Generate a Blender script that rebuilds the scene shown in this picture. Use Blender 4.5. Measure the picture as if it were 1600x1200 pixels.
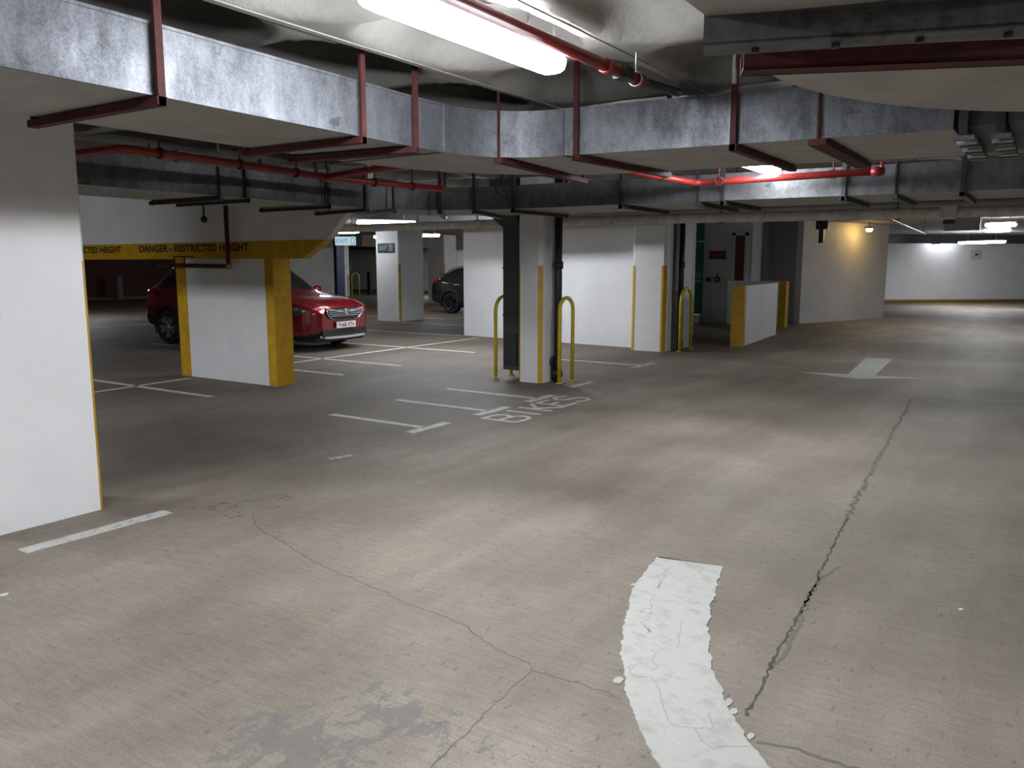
import bpy, math, random
import numpy as np
from mathutils import Vector, Matrix
random.seed(7)
for o in list(bpy.data.objects): bpy.data.objects.remove(o)
sc = bpy.context.scene
COL = sc.collection
R = math.radians

# ------------------------------------------------------------------ camera, world, exposure
cam_d = bpy.data.cameras.new('camera'); cam = bpy.data.objects.new('camera', cam_d); COL.objects.link(cam)
cam_d.sensor_fit = 'HORIZONTAL'; cam_d.sensor_width = 36.0; cam_d.lens = 36.0 * 1270 / 1600
cam_d.clip_start = 0.02; cam_d.clip_end = 200
cam.location = (0, 0, 1.62)
cam.rotation_euler = (R(90 - 8.42), 0, R(33.5 - 90))
sc.camera = cam
w = bpy.data.worlds.new('world'); sc.world = w; w.use_nodes = True
w.node_tree.nodes['Background'].inputs[0].default_value = (0.5, 0.52, 0.55, 1)
w.node_tree.nodes['Background'].inputs[1].default_value = 0.05
vs = sc.view_settings
vs.view_transform = 'Standard'; vs.look = 'None'; vs.gamma = 1.0; vs.use_curve_mapping = False
vs.exposure = 0.8
LAMP = 60.0            # emission of the white batten diffusers

# ------------------------------------------------------------------ materials
MATS = {}
def mat(name, col, rough=0.6, metal=0.0, col2=None, scale=4.0, lo=0.4, hi=0.65, bump=0.0, bscale=60.0, stretch=(1, 1, 1), coat=0.0, emit=None, estr=0.0, detail=6.0, rvar=0.0):
    if name in MATS: return MATS[name]
    m = bpy.data.materials.new(name); m.use_nodes = True; MATS[name] = m
    nt = m.node_tree; N = nt.nodes; K = nt.links
    b = N['Principled BSDF']
    b.inputs['Roughness'].default_value = rough; b.inputs['Metallic'].default_value = metal
    b.inputs['Coat Weight'].default_value = coat; b.inputs['Coat Roughness'].default_value = 0.05
    c1 = (*col, 1)
    tc = N.new('ShaderNodeTexCoord'); mp = N.new('ShaderNodeMapping'); mp.inputs['Scale'].default_value = stretch
    g = N.new('ShaderNodeNewGeometry')
    K.new(g.outputs['Position'], mp.inputs['Vector'])
    nz = N.new('ShaderNodeTexNoise'); nz.inputs['Scale'].default_value = scale; nz.inputs['Detail'].default_value = detail
    nz.inputs['Roughness'].default_value = 0.6
    K.new(mp.outputs['Vector'], nz.inputs['Vector'])
    rp = N.new('ShaderNodeValToRGB')
    rp.color_ramp.elements[0].position = lo; rp.color_ramp.elements[1].position = hi
    rp.color_ramp.elements[0].color = (*(col2 if col2 else tuple(x * 0.9 for x in col)), 1)
    rp.color_ramp.elements[1].color = c1
    K.new(nz.outputs['Fac'], rp.inputs['Fac']); K.new(rp.outputs['Color'], b.inputs['Base Color'])
    if rvar:
        ma = N.new('ShaderNodeMapRange'); ma.inputs['From Min'].default_value = 0.3; ma.inputs['From Max'].default_value = 0.7
        ma.inputs['To Min'].default_value = rough - rvar; ma.inputs['To Max'].default_value = rough + rvar
        K.new(nz.outputs['Fac'], ma.inputs['Value']); K.new(ma.outputs['Result'], b.inputs['Roughness'])
    if bump:
        n2 = N.new('ShaderNodeTexNoise'); n2.inputs['Scale'].default_value = bscale; n2.inputs['Detail'].default_value = 4
        K.new(mp.outputs['Vector'], n2.inputs['Vector'])
        bp = N.new('ShaderNodeBump'); bp.inputs['Strength'].default_value = bump; bp.inputs['Distance'].default_value = 0.02
        K.new(n2.outputs['Fac'], bp.inputs['Height']); K.new(bp.outputs['Normal'], b.inputs['Normal'])
    if emit:
        b.inputs['Emission Color'].default_value = (*emit, 1); b.inputs['Emission Strength'].default_value = estr
    return m

def floor_material():
    m = bpy.data.materials.new('floor_concrete'); m.use_nodes = True; nt = m.node_tree; N = nt.nodes; K = nt.links
    b = N['Principled BSDF']; b.inputs['Roughness'].default_value = 0.62
    g = N.new('ShaderNodeNewGeometry')
    def mapping(s, loc=(0, 0, 0)):
        mp = N.new('ShaderNodeMapping'); mp.inputs['Scale'].default_value = s; mp.inputs['Location'].default_value = loc
        K.new(g.outputs['Position'], mp.inputs['Vector']); return mp.outputs['Vector']
    def noise(v, s, d=6, r=0.6):
        n = N.new('ShaderNodeTexNoise'); n.inputs['Scale'].default_value = s; n.inputs['Detail'].default_value = d; n.inputs['Roughness'].default_value = r
        K.new(v, n.inputs['Vector']); return n.outputs['Fac']
    def ramp(f, a, c, ca=(0, 0, 0, 1), cc=(1, 1, 1, 1)):
        r = N.new('ShaderNodeValToRGB'); r.color_ramp.elements[0].position = a; r.color_ramp.elements[1].position = c
        r.color_ramp.elements[0].color = ca; r.color_ramp.elements[1].color = cc
        K.new(f, r.inputs['Fac']); return r.outputs['Color']
    def mix(f, a, c, mode='MIX'):
        x = N.new('ShaderNodeMix'); x.data_type = 'RGBA'; x.blend_type = mode
        if isinstance(f, (int, float)): x.inputs[0].default_value = f
        else: K.new(f, x.inputs[0])
        for s, v in ((6, a), (7, c)):
            if isinstance(v, tuple): x.inputs[s].default_value = v
            else: K.new(v, x.inputs[s])
        return x.outputs[2]
    def math_(op, a, c=None):
        x = N.new('ShaderNodeMath'); x.operation = op
        for i, v in enumerate((a, c)):
            if v is None: continue
            if isinstance(v, (int, float)): x.inputs[i].default_value = v
            else: K.new(v, x.inputs[i])
        return x.outputs[0]
    base = ramp(noise(mapping((1, 1, 1)), 0.55, 5), 0.32, 0.68, (0.26, 0.222, 0.175, 1), (0.48, 0.42, 0.345, 1))
    # broom finish: streaks that run along y
    st = ramp(noise(mapping((9, 0.9, 1)), 6.0, 8, 0.75), 0.36, 0.60, (0.60, 0.59, 0.58, 1), (1.05, 1.05, 1.05, 1))
    col = mix(0.55, base, st, 'MULTIPLY')
    # tyre tracks along the lane (x)
    tr = ramp(noise(mapping((0.25, 1.6, 1), (3, 1, 0)), 1.6, 5), 0.42, 0.7, (0.66, 0.63, 0.60, 1), (1, 1, 1, 1))
    col = mix(0.55, col, tr, 'MULTIPLY')
    # small dark specks and scuffs
    sp = ramp(noise(mapping((1, 2.2, 1)), 17, 6, 0.6), 0.30, 0.40, (0.5, 0.47, 0.44, 1), (1, 1, 1, 1))
    col = mix(0.85, col, sp, 'MULTIPLY')
    gr = ramp(noise(mapping((1, 1, 1)), 110, 5, 0.75), 0.36, 0.64, (0.66, 0.66, 0.66, 1), (1.16, 1.16, 1.16, 1))
    col = mix(0.7, col, gr, 'MULTIPLY')
    # worn grey patch where the screed has come away, near the camera
    def blob(cx, cy, rx, ry):
        mp = mapping((1 / rx, 1 / ry, 0), (-cx / rx, -cy / ry, 0))
        ln = N.new('ShaderNodeVectorMath'); ln.operation = 'LENGTH'; K.new(mp, ln.inputs[0]); return ln.outputs['Value']
    n1 = noise(mapping((1, 1.3, 1)), 9.0, 10, 0.75)
    d = math_('MINIMUM', blob(1.72, 2.05, 0.36, 0.5), math_('ADD', blob(2.05, 1.85, 0.3, 0.55), 0.12))
    v = math_('SUBTRACT', math_('SUBTRACT', math_('MULTIPLY', n1, 4.2), 1.62), d)
    wm = ramp(v, 0.0, 0.12)
    col = mix(math_('MULTIPLY', wm, 0.62), col, (0.15, 0.147, 0.145, 1))
    # parking bays are darker than the driving lane
    sep = N.new('ShaderNodeSeparateXYZ'); K.new(g.outputs['Position'], sep.inputs[0])
    e = math_('ADD', sep.outputs['Y'], math_('MULTIPLY', noise(mapping((1, 1, 1)), 0.8, 4), 1.6))
    bay = N.new('ShaderNodeMapRange'); bay.inputs['From Min'].default_value = 4.9; bay.inputs['From Max'].default_value = 6.6
    K.new(e, bay.inputs['Value'])
    col = mix(math_('MULTIPLY', bay.outputs['Result'], 0.62), col, (0.26, 0.22, 0.185, 1), 'MULTIPLY')
    K.new(col, b.inputs['Base Color'])
    h = math_('ADD', math_('MULTIPLY', noise(mapping((9, 0.9, 1)), 9.0, 5, 0.7), 0.7), math_('MULTIPLY', noise(mapping((1, 1, 1)), 120, 4), 0.5))
    bp = N.new('ShaderNodeBump'); bp.inputs['Strength'].default_value = 0.55; bp.inputs['Distance'].default_value = 0.014
    K.new(h, bp.inputs['Height']); K.new(bp.outputs['Normal'], b.inputs['Normal'])
    rr = N.new('ShaderNodeMapRange'); rr.inputs['To Min'].default_value = 0.5; rr.inputs['To Max'].default_value = 0.78
    K.new(noise(mapping((1, 1, 1)), 2.2, 4), rr.inputs['Value']); K.new(rr.outputs['Result'], b.inputs['Roughness'])
    return m

M_floor = floor_material()
M_ceil = mat('ceiling_concrete', (0.31, 0.295, 0.27), 0.8, col2=(0.20, 0.19, 0.172), scale=2.2, lo=0.3, hi=0.7, bump=0.15, bscale=40)
M_white = mat('white_wall_paint', (0.78, 0.78, 0.775), 0.55, col2=(0.72, 0.72, 0.72), scale=1.5, bump=0.06, bscale=35)
M_white2 = mat('grey_white_wall_paint', (0.60, 0.60, 0.59), 0.6, col2=(0.53, 0.53, 0.52), scale=1.2, bump=0.05, bscale=30)
M_grey = mat('grey_wall_paint', (0.22, 0.21, 0.21), 0.7, scale=1.5)
M_maroon = mat('maroon_wall_paint', (0.09, 0.025, 0.02), 0.7, scale=1.5)
M_yel = mat('yellow_paint', (0.62, 0.36, 0.012), 0.5, col2=(0.50, 0.28, 0.012), scale=6)
M_hoop = mat('hoop_yellow_paint', (0.58, 0.46, 0.015), 0.4, col2=(0.42, 0.33, 0.02), scale=9, lo=0.3, hi=0.5)
M_line = mat('road_paint', (0.62, 0.61, 0.57), 0.65, col2=(0.40, 0.37, 0.33), scale=14, lo=0.36, hi=0.5, bump=0.3, bscale=60)
M_line2 = mat('worn_road_paint', (0.50, 0.47, 0.42), 0.7, col2=(0.25, 0.22, 0.19), scale=12, lo=0.40, hi=0.56)
M_thick = mat('thick_white_road_paint', (0.54, 0.535, 0.49), 0.65, col2=(0.43, 0.42, 0.38), scale=9, lo=0.32, hi=0.5, bump=0.35, bscale=40, stretch=(1.5, 1, 1))
M_scr = mat('scratched_paint', (0.40, 0.39, 0.36), 0.8, scale=30)
M_crack = mat('crack_dark', (0.10, 0.09, 0.08), 0.9, scale=20)
M_crack2 = mat('crack_fine', (0.19, 0.17, 0.145), 0.9, scale=20)
def galvanised(name, light, dark, rough, spangle):
    m = bpy.data.materials.new(name); m.use_nodes = True; MATS[name] = m
    N = m.node_tree.nodes; K = m.node_tree.links; b = N['Principled BSDF']; b.inputs['Metallic'].default_value = 0.65
    g = N.new('ShaderNodeNewGeometry')
    def nz(sc, st, d):
        mp = N.new('ShaderNodeMapping'); mp.inputs['Scale'].default_value = st; K.new(g.outputs['Position'], mp.inputs['Vector'])
        n = N.new('ShaderNodeTexNoise'); n.inputs['Scale'].default_value = sc; n.inputs['Detail'].default_value = d; n.inputs['Roughness'].default_value = 0.7; K.new(mp.outputs['Vector'], n.inputs['Vector']); return n.outputs['Fac']
    vo = N.new('ShaderNodeTexVoronoi'); vo.inputs['Scale'].default_value = spangle; K.new(g.outputs['Position'], vo.inputs['Vector'])
    bw = N.new('ShaderNodeRGBToBW'); K.new(vo.outputs['Color'], bw.inputs['Color'])
    def op(o, a, c):
        x = N.new('ShaderNodeMath'); x.operation = o
        for i_, v_ in enumerate((a, c)):
            if isinstance(v_, (int, float)): x.inputs[i_].default_value = v_
            else: K.new(v_, x.inputs[i_])
        return x.outputs[0]
    f = op('ADD', op('MULTIPLY', bw.outputs['Val'], 0.14), op('ADD', op('MULTIPLY', nz(9, (1, 1, .35), 8), 0.75), op('MULTIPLY', nz(1.6, (1, 1, 1), 4), 0.5)))
    r = N.new('ShaderNodeValToRGB'); r.color_ramp.elements[0].position = 0.48; r.color_ramp.elements[1].position = 0.90
    r.color_ramp.elements[0].color = (*dark, 1); r.color_ramp.elements[1].color = (*light, 1); K.new(f, r.inputs['Fac'])
    # dirt blotches and scuffs
    d = N.new('ShaderNodeValToRGB'); d.color_ramp.elements[0].position = 0.30; d.color_ramp.elements[1].position = 0.36
    d.color_ramp.elements[0].color = (.35, .35, .35, 1); K.new(nz(3.2, (1, 1, 1.6), 6), d.inputs['Fac'])
    mx = N.new('ShaderNodeMix'); mx.data_type = 'RGBA'; mx.blend_type = 'MULTIPLY'; mx.inputs[0].default_value = 0.8
    K.new(r.outputs['Color'], mx.inputs[6]); K.new(d.outputs['Color'], mx.inputs[7]); K.new(mx.outputs[2], b.inputs['Base Color'])
    q = N.new('ShaderNodeMapRange'); q.inputs['From Min'].default_value = 0.5; q.inputs['From Max'].default_value = 1.0; q.inputs['To Min'].default_value = rough + .12; q.inputs['To Max'].default_value = rough - .08
    K.new(f, q.inputs['Value']); K.new(q.outputs['Result'], b.inputs['Roughness'])
    bp = N.new('ShaderNodeBump'); bp.inputs['Strength'].default_value = 0.08; bp.inputs['Distance'].default_value = 0.01; K.new(nz(14, (1, 1, .5), 3), bp.inputs['Height']); K.new(bp.outputs['Normal'], b.inputs['Normal'])
    return m
M_galv = galvanised('galvanised_steel', (0.25, 0.26, 0.28), (0.075, 0.08, 0.09), 0.52, 110)
M_galvu = mat('dusty_galvanised_steel', (0.40, 0.385, 0.36), 0.65, 0.25, col2=(0.33, 0.32, 0.30), scale=3)
M_galvd = galvanised('dull_galvanised_steel', (0.16, 0.165, 0.17), (0.06, 0.062, 0.065), 0.5, 32)
M_black = mat('black_paint', (0.02, 0.02, 0.022), 0.45, scale=5)
M_dark = mat('dark_grey_duct_paint', (0.045, 0.045, 0.052), 0.5, scale=4)
M_red = mat('red_oxide_paint', (0.085, 0.015, 0.013), 0.8, col2=(0.05, 0.010, 0.009), scale=12)
M_redp = mat('red_pipe_paint', (0.25, 0.016, 0.012), 0.38, col2=(0.18, 0.012, 0.01), scale=8)
M_lag = mat('pipe_lagging', (0.68, 0.64, 0.60), 0.6, col2=(0.5, 0.47, 0.44), scale=9)
def diffuser(k): return mat('lamp_diffuser_%g' % k, (0.9, 0.9, 0.9), 0.4, emit=(0.93, 0.975, 1.04), estr=LAMP * k)
M_warm = mat('warm_lamp_diffuser', (0.9, 0.8, 0.6), 0.4, emit=(1.0, 0.62, 0.18), estr=55.0)
M_lampb = mat('lamp_housing', (0.55, 0.56, 0.57), 0.4, scale=5)
M_steel = mat('steel', (0.5, 0.5, 0.5), 0.35, 1.0, scale=20)
M_green = mat('green_door_paint', (0.012, 0.14, 0.075), 0.4, scale=4)
M_redd = mat('red_brown_door_paint', (0.11, 0.025, 0.025), 0.5, scale=4)
M_signr = mat('red_sign_board', (0.15, 0.010, 0.018), 0.4, scale=4)
M_signt = mat('red_sign_text', (0.42, 0.12, 0.12), 0.5, scale=4)
M_signg = mat('dark_green_sign', (0.012, 0.04, 0.03), 0.4, scale=4)
M_txt = mat('black_lettering', (0.014, 0.012, 0.01), 0.6, scale=8)
M_pale = mat('pale_lettering', (0.55, 0.6, 0.6), 0.6, scale=8)
M_blue = mat('blue_column_paint', (0.01, 0.02, 0.10), 0.5, scale=4)
M_exit = mat('lit_sign_face', (0.45, 0.52, 0.56), 0.4, emit=(0.62, 0.85, 1.0), estr=0.38)
M_exitt = mat('lit_sign_letters', (0.16, 0.42, 0.56), 0.5, emit=(0.2, 0.5, 0.7), estr=0.12)
M_curb = mat('kerb_yellow_paint', (0.20, 0.135, 0.015), 0.6, scale=5)
M_paper = mat('paper_scrap', (0.75, 0.77, 0.74), 0.7, scale=20)
M_leaf = mat('dry_leaf', (0.45, 0.36, 0.10), 0.7, scale=20)
# cars
M_rpaint = mat('dark_red_car_paint', (0.20, 0.003, 0.007), 0.25, 0.4, col2=(0.18, 0.003, 0.007), scale=3, coat=1.0)
M_bpaint = mat('black_car_paint', (0.010, 0.010, 0.012), 0.3, 0.2, scale=3, coat=0.8)
M_glass = mat('car_glass', (0.012, 0.014, 0.014), 0.06, 0.0, scale=3, coat=0.6)
M_plas = mat('black_plastic', (0.014, 0.014, 0.015), 0.55, scale=20)
M_chrome = mat('chrome', (0.75, 0.76, 0.78), 0.14, 1.0, scale=5)
M_silver = mat('silver_trim', (0.62, 0.63, 0.65), 0.35, 0.6, scale=5)
M_tyre = mat('tyre_rubber', (0.012, 0.012, 0.012), 0.8, scale=30)
M_alloy = mat('alloy_silver', (0.6, 0.6, 0.62), 0.3, 0.85, scale=5)
M_dkalloy = mat('alloy_dark', (0.03, 0.03, 0.032), 0.35, 0.6, scale=5)
M_tail = mat('tail_lamp_red', (0.30, 0.006, 0.012), 0.15, scale=5, coat=1.0)
M_head = mat('headlamp_glass', (0.06, 0.065, 0.07), 0.08, 0.0, scale=60, coat=1.0)
M_plate = mat('number_plate_white', (0.72, 0.72, 0.70), 0.4, scale=5)

# ------------------------------------------------------------------ builders
class MB:
    def __init__(s): s.v = []; s.f = []; s.sm = []
    def add(s, vs, fs, smooth=False):
        b = len(s.v); s.v += [tuple(map(float, x)) for x in vs]
        s.f += [[b + i for i in f] for f in fs]; s.sm += [smooth] * len(fs); return s
    def box(s, a, c):
        x0, y0, z0 = a; x1, y1, z1 = c
        v = [(x0, y0, z0), (x1, y0, z0), (x1, y1, z0), (x0, y1, z0), (x0, y0, z1), (x1, y0, z1), (x1, y1, z1), (x0, y1, z1)]
        return s.add(v, [(3, 2, 1, 0), (4, 5, 6, 7), (0, 1, 5, 4), (1, 2, 6, 5), (2, 3, 7, 6), (3, 0, 4, 7)])
    def bar(s, p, q, wd, ht, up=(0, 0, 1)):
        p = Vector(p); q = Vector(q); d = (q - p).normalized(); u = Vector(up)
        if abs(d.dot(u)) > 0.98: u = Vector((1, 0, 0))
        sd = d.cross(u).normalized() * (wd / 2); u2 = sd.normalized().cross(d).normalized() * (ht / 2)
        v = [p - sd - u2, p + sd - u2, p + sd + u2, p - sd + u2, q - sd - u2, q + sd - u2, q + sd + u2, q - sd + u2]
        return s.add(v, [(0, 1, 2, 3), (7, 6, 5, 4), (0, 4, 5, 1), (1, 5, 6, 2), (2, 6, 7, 3), (3, 7, 4, 0)])
    def prism(s, poly, z0, z1):
        n = len(poly)
        a = sum(poly[i][0] * poly[(i + 1) % n][1] - poly[(i + 1) % n][0] * poly[i][1] for i in range(n))
        if a < 0: poly = poly[::-1]
        v = [(x, y, z0) for x, y in poly] + [(x, y, z1) for x, y in poly]
        return s.add(v, [tuple(range(n))[::-1], tuple(range(n, 2 * n))] + [(i, (i + 1) % n, n + (i + 1) % n, n + i) for i in range(n)])
    def ribbon(s, L, Rr, z0, z1):
        """a slab between a left and a right polyline of equal length"""
        n = len(L); v = [(x, y, z1) for x, y in L] + [(x, y, z1) for x, y in Rr] + [(x, y, z0) for x, y in L] + [(x, y, z0) for x, y in Rr]
        f = []
        for i in range(n - 1):
            f += [(i, i + 1, n + i + 1, n + i), (2 * n + i, 2 * n + i + 1, i + 1, i), (n + i, n + i + 1, 3 * n + i + 1, 3 * n + i)]
        f += [(0, n, 3 * n, 2 * n), (n - 1, 3 * n - 1, 4 * n - 1, 2 * n - 1)]
        return s.add(v, f)
    def tube(s, pts, r, n=12, caps=True, smooth=True):
        P = [Vector(p) for p in pts]; rings = []
        up = Vector((0, 0, 1))
        d0 = (P[1] - P[0]).normalized()
        if abs(d0.dot(up)) > 0.95: up = Vector((1, 0, 0))
        side = d0.cross(up).normalized()
        v = []
        for i, p in enumerate(P):
            if i == 0: d = P[1] - P[0]
            elif i == len(P) - 1: d = P[-1] - P[-2]
            else: d = (P[i + 1] - P[i]).normalized() + (P[i] - P[i - 1]).normalized()
            d.normalize()
            side = (side - d * side.dot(d)).normalized(); u = side.cross(d).normalized()
            k = 1.0
            if 0 < i < len(P) - 1:
                c = (P[i + 1] - P[i]).normalized().dot((P[i] - P[i - 1]).normalized()); k = min(1.5, 1 / math.sqrt(max(0.3, (1 + c) / 2)))
            rr = r[i] if isinstance(r, (list, tuple)) else r
            v += [p + (side * math.cos(2 * math.pi * j / n) + u * math.sin(2 * math.pi * j / n)) * rr * (k if k < 1.05 else 1) for j in range(n)]
        f = [(i * n + j, i * n + (j + 1) % n, (i + 1) * n + (j + 1) % n, (i + 1) * n + j) for i in range(len(P) - 1) for j in range(n)]
        s.add(v, f, smooth)
        if caps:
            b = len(s.v) - len(v)
            s.f += [[b + j for j in range(n)][::-1], [b + (len(P) - 1) * n + j for j in range(n)]]; s.sm += [False, False]
        return s
    def lathe(s, prof, c, axis='x', n=28, smooth=True, closed=False):
        """prof: (along-axis, radius)"""
        v = []
        for a, r in prof:
            for j in range(n):
                t = 2 * math.pi * j / n; q = (r * math.cos(t), r * math.sin(t))
                p = {'x': (a, q[0], q[1]), 'y': (q[0], a, q[1]), 'z': (q[0], q[1], a)}[axis]
                v.append((c[0] + p[0], c[1] + p[1], c[2] + p[2]))
        m = len(prof); f = []
        for i in range(m if closed else m - 1):
            i2 = (i + 1) % m
            f += [(i * n + j, i * n + (j + 1) % n, i2 * n + (j + 1) % n, i2 * n + j) for j in range(n)]
        return s.add(v, f, smooth)
    def ball(s, c, rx, ry, rz, n=12, m=8):
        v = [(c[0], c[1], c[2] - rz)]
        for i in range(1, m):
            a = -math.pi / 2 + math.pi * i / m
            v += [(c[0] + rx * math.cos(a) * math.cos(2 * math.pi * j / n), c[1] + ry * math.cos(a) * math.sin(2 * math.pi * j / n), c[2] + rz * math.sin(a)) for j in range(n)]
        v.append((c[0], c[1], c[2] + rz)); e = len(v) - 1
        f = [(0, 1 + (j + 1) % n, 1 + j) for j in range(n)] + [(e, e - n + j, e - n + (j + 1) % n) for j in range(n)]
        f += [(1 + i * n + j, 1 + i * n + (j + 1) % n, 1 + (i + 1) * n + (j + 1) % n, 1 + (i + 1) * n + j) for i in range(m - 2) for j in range(n)]
        return s.add(v, f, True)
    def build(s, name, m, parent=None, world=True, bevel=0.0, recalc=True):
        off = Vector((0, 0, 0))
        if parent is not None and world:
            q = parent
            while q is not None: off += q.location; q = q.parent
        me = bpy.data.meshes.new(name)
        me.from_pydata([tuple(Vector(x) - off) for x in s.v], [], s.f)
        me.polygons.foreach_set('use_smooth', s.sm)
        if recalc:
            import bmesh
            bm = bmesh.new(); bm.from_mesh(me); bmesh.ops.recalc_face_normals(bm, faces=bm.faces); bm.to_mesh(me); bm.free()
        me.materials.append(m); me.update()
        if name in ('canvas_sleeve', 'clamp_frame', 'outlet_section', 'duct_section', 'flange'): me.set_sharp_from_angle(angle=R(35))
        o = bpy.data.objects.new(name, me); COL.objects.link(o); o.parent = parent
        if bevel:
            md = o.modifiers.new('bevel', 'BEVEL'); md.width = bevel; md.segments = 2; md.limit_method = 'ANGLE'
        return o
def tag(o, label=None, cat=None, group=None, kind=None):
    if label: o['label'] = label
    if cat: o['category'] = cat
    if group: o['group'] = group
    if kind: o['kind'] = kind
    return o
def thing(name, label, cat, loc=(0, 0, 0), rotz=0, group=None):
    o = bpy.data.objects.new(name, None); COL.objects.link(o); o.location = loc; o.rotation_euler = (0, 0, rotz)
    o.empty_display_size = 0.2
    return tag(o, label, cat, group)
def struct(name, mb, m, parent=None, bevel=0, label=None):
    o = mb.build(name, m, parent, bevel=bevel); o['kind'] = 'structure'
    if label: o['label'] = label
    return o
def text_geo(body, width=None, height=None, bold=0.0):
    cu = bpy.data.curves.new('text', 'FONT'); cu.body = body; cu.size = 1.0; cu.offset = bold; cu.extrude = 0.0; cu.resolution_u = 3
    o = bpy.data.objects.new('text', cu); COL.objects.link(o)
    dg = bpy.context.evaluated_depsgraph_get(); ev = o.evaluated_get(dg); me = ev.to_mesh()
    v = np.array([x.co[:] for x in me.vertices]); f = [list(p.vertices) for p in me.polygons]
    ev.to_mesh_clear(); bpy.data.objects.remove(o); bpy.data.curves.remove(cu)
    mn = v.min(0); mx = v.max(0); v = v - mn
    sx = width / (mx[0] - mn[0]) if width else 1; sy = height / (mx[1] - mn[1]) if height else sx
    if not width: sx = sy
    return v[:, 0] * sx, v[:, 1] * sy, f
def put_text(mb, geo, origin, ax, ay):
    x, y, f = geo; o = np.array(origin); ax = np.array(ax); ay = np.array(ay)
    return mb.add([o + ax * a + ay * c for a, c in zip(x, y)], f)
def loft_rect(mb, path, z0, z1, caps=True):
    """path: list of ((xn,yn),(xf,yf)) near and far edges"""
    n = len(path); v = []
    for a, c in path: v += [(a[0], a[1], z0), (c[0], c[1], z0), (c[0], c[1], z1), (a[0], a[1], z1)]
    f = [(4 * i + k, 4 * i + (k + 1) % 4, 4 * i + 4 + (k + 1) % 4, 4 * i + 4 + k) for i in range(n - 1) for k in range(4)]
    if caps: f += [(0, 1, 2, 3), (4 * n - 1, 4 * n - 2, 4 * n - 3, 4 * n - 4)]
    o_ = mb.add(v, f, True); return o_

# ------------------------------------------------------------------ floor, paint and cracks
floor = struct('floor', MB().box((-14, -16, -0.25), (48, 38, 0.0)), M_floor, label='stained brown-grey concrete car park floor')
def mark(name, mb, m, label=None, bevel=0):
    o = mb.build(name, m, floor)
    if label: o['label'] = label
    return o
def quad_line(p, q, wd, m=None, label=None, h=0.003, name='bay_line'):
    p = Vector((*p, 0)); q = Vector((*q, 0)); d = (q - p).normalized(); n = Vector((-d.y, d.x, 0)) * wd / 2
    k = max(2, int((q - p).length / 0.12)); L = []; Rr = []
    for i in range(k + 1):
        c = p + (q - p) * i / k; j1 = random.uniform(-.004, .004); j2 = random.uniform(-.004, .004)
        L.append(((c + n * (1 + j1 / wd * 2)).x, (c + n * (1 + j1 / wd * 2)).y)); Rr.append(((c - n * (1 + j2 / wd * 2)).x, (c - n * (1 + j2 / wd * 2)).y))
    return mark(name, MB().ribbon(L, Rr, 0.0, h), m or M_line, label)
# near left bay line and bay T marks
quad_line((2.16, 4.77), (3.07, 4.755), 0.11, label='short white bay line in front of the nearest column')
for x, y0, lab in ((6.16, 6.43, 'nearest'), (7.265, 6.48, 'middle'), (8.29, 6.5, 'far')):
    quad_line((x, y0), (x, 5.12), 0.085, label=f'{lab} white cycle bay divider line')
    quad_line((x - 0.27, 5.09), (x + 0.33, 5.09), 0.11, label=f'white T bar on the {lab} cycle bay divider')
quad_line((9.30, 5.24), (9.89, 5.21), 0.1, M_line2, 'faded white T bar beside the yellow hoop')
quad_line((9.45, 5.30), (9.45, 5.42), 0.08, M_line2)
quad_line((11.97, 6.95), (11.97, 5.46), 0.085, label='thin white bay line by the white wall')
quad_line((11.6, 5.40), (12.42, 5.40), 0.11, M_line2, 'white T bar by the white wall')
# car bays
quad_line((7.6, 10.36), (14.5, 10.50), 0.085, label='long white line across the fronts of the car bays')
for x, a, c in ((8.50, 12.5, 8.6), (9.8, 15.4, 8.62), (12.05, 15.6, 8.8), (14.72, 15.8, 11.1), (17.2, 15.2, 11.4)):
    if x == 8.5: quad_line((x, 10.3), (x, c), 0.085)
    else: quad_line((x, a), (x, c), 0.085)
quad_line((3.4, 9.92), (7.05, 10.19), 0.085, label='white bay line running to the yellow edged pillar')
quad_line((6.19, 13.5), (6.19, 8.53), 0.085, label='white bay line crossing in front of the yellow edged pillar')
quad_line((9.0, 20.3), (14.0, 20.3), 0.1); quad_line((19.0, 14.9), (19.0, 19.5), 0.09); quad_line((21.6, 13.9), (21.6, 20), 0.09)
quad_line((4.70, 4.94), (4.90, 4.89), 0.06, M_line2, 'worn stub of white paint on the lane edge')
# arrow
ar = [(12.566, 3.153), (12.227, 2.256), (12.809, 1.435), (12.75, 2.07), (15.199, 2.211), (15.101, 2.62), (12.677, 2.431)]
mb = MB(); n = len(ar); mb.prism(ar, 0, 0.003); mark('direction_arrow', mb, M_thick, 'white painted direction arrow on the lane')
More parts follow.
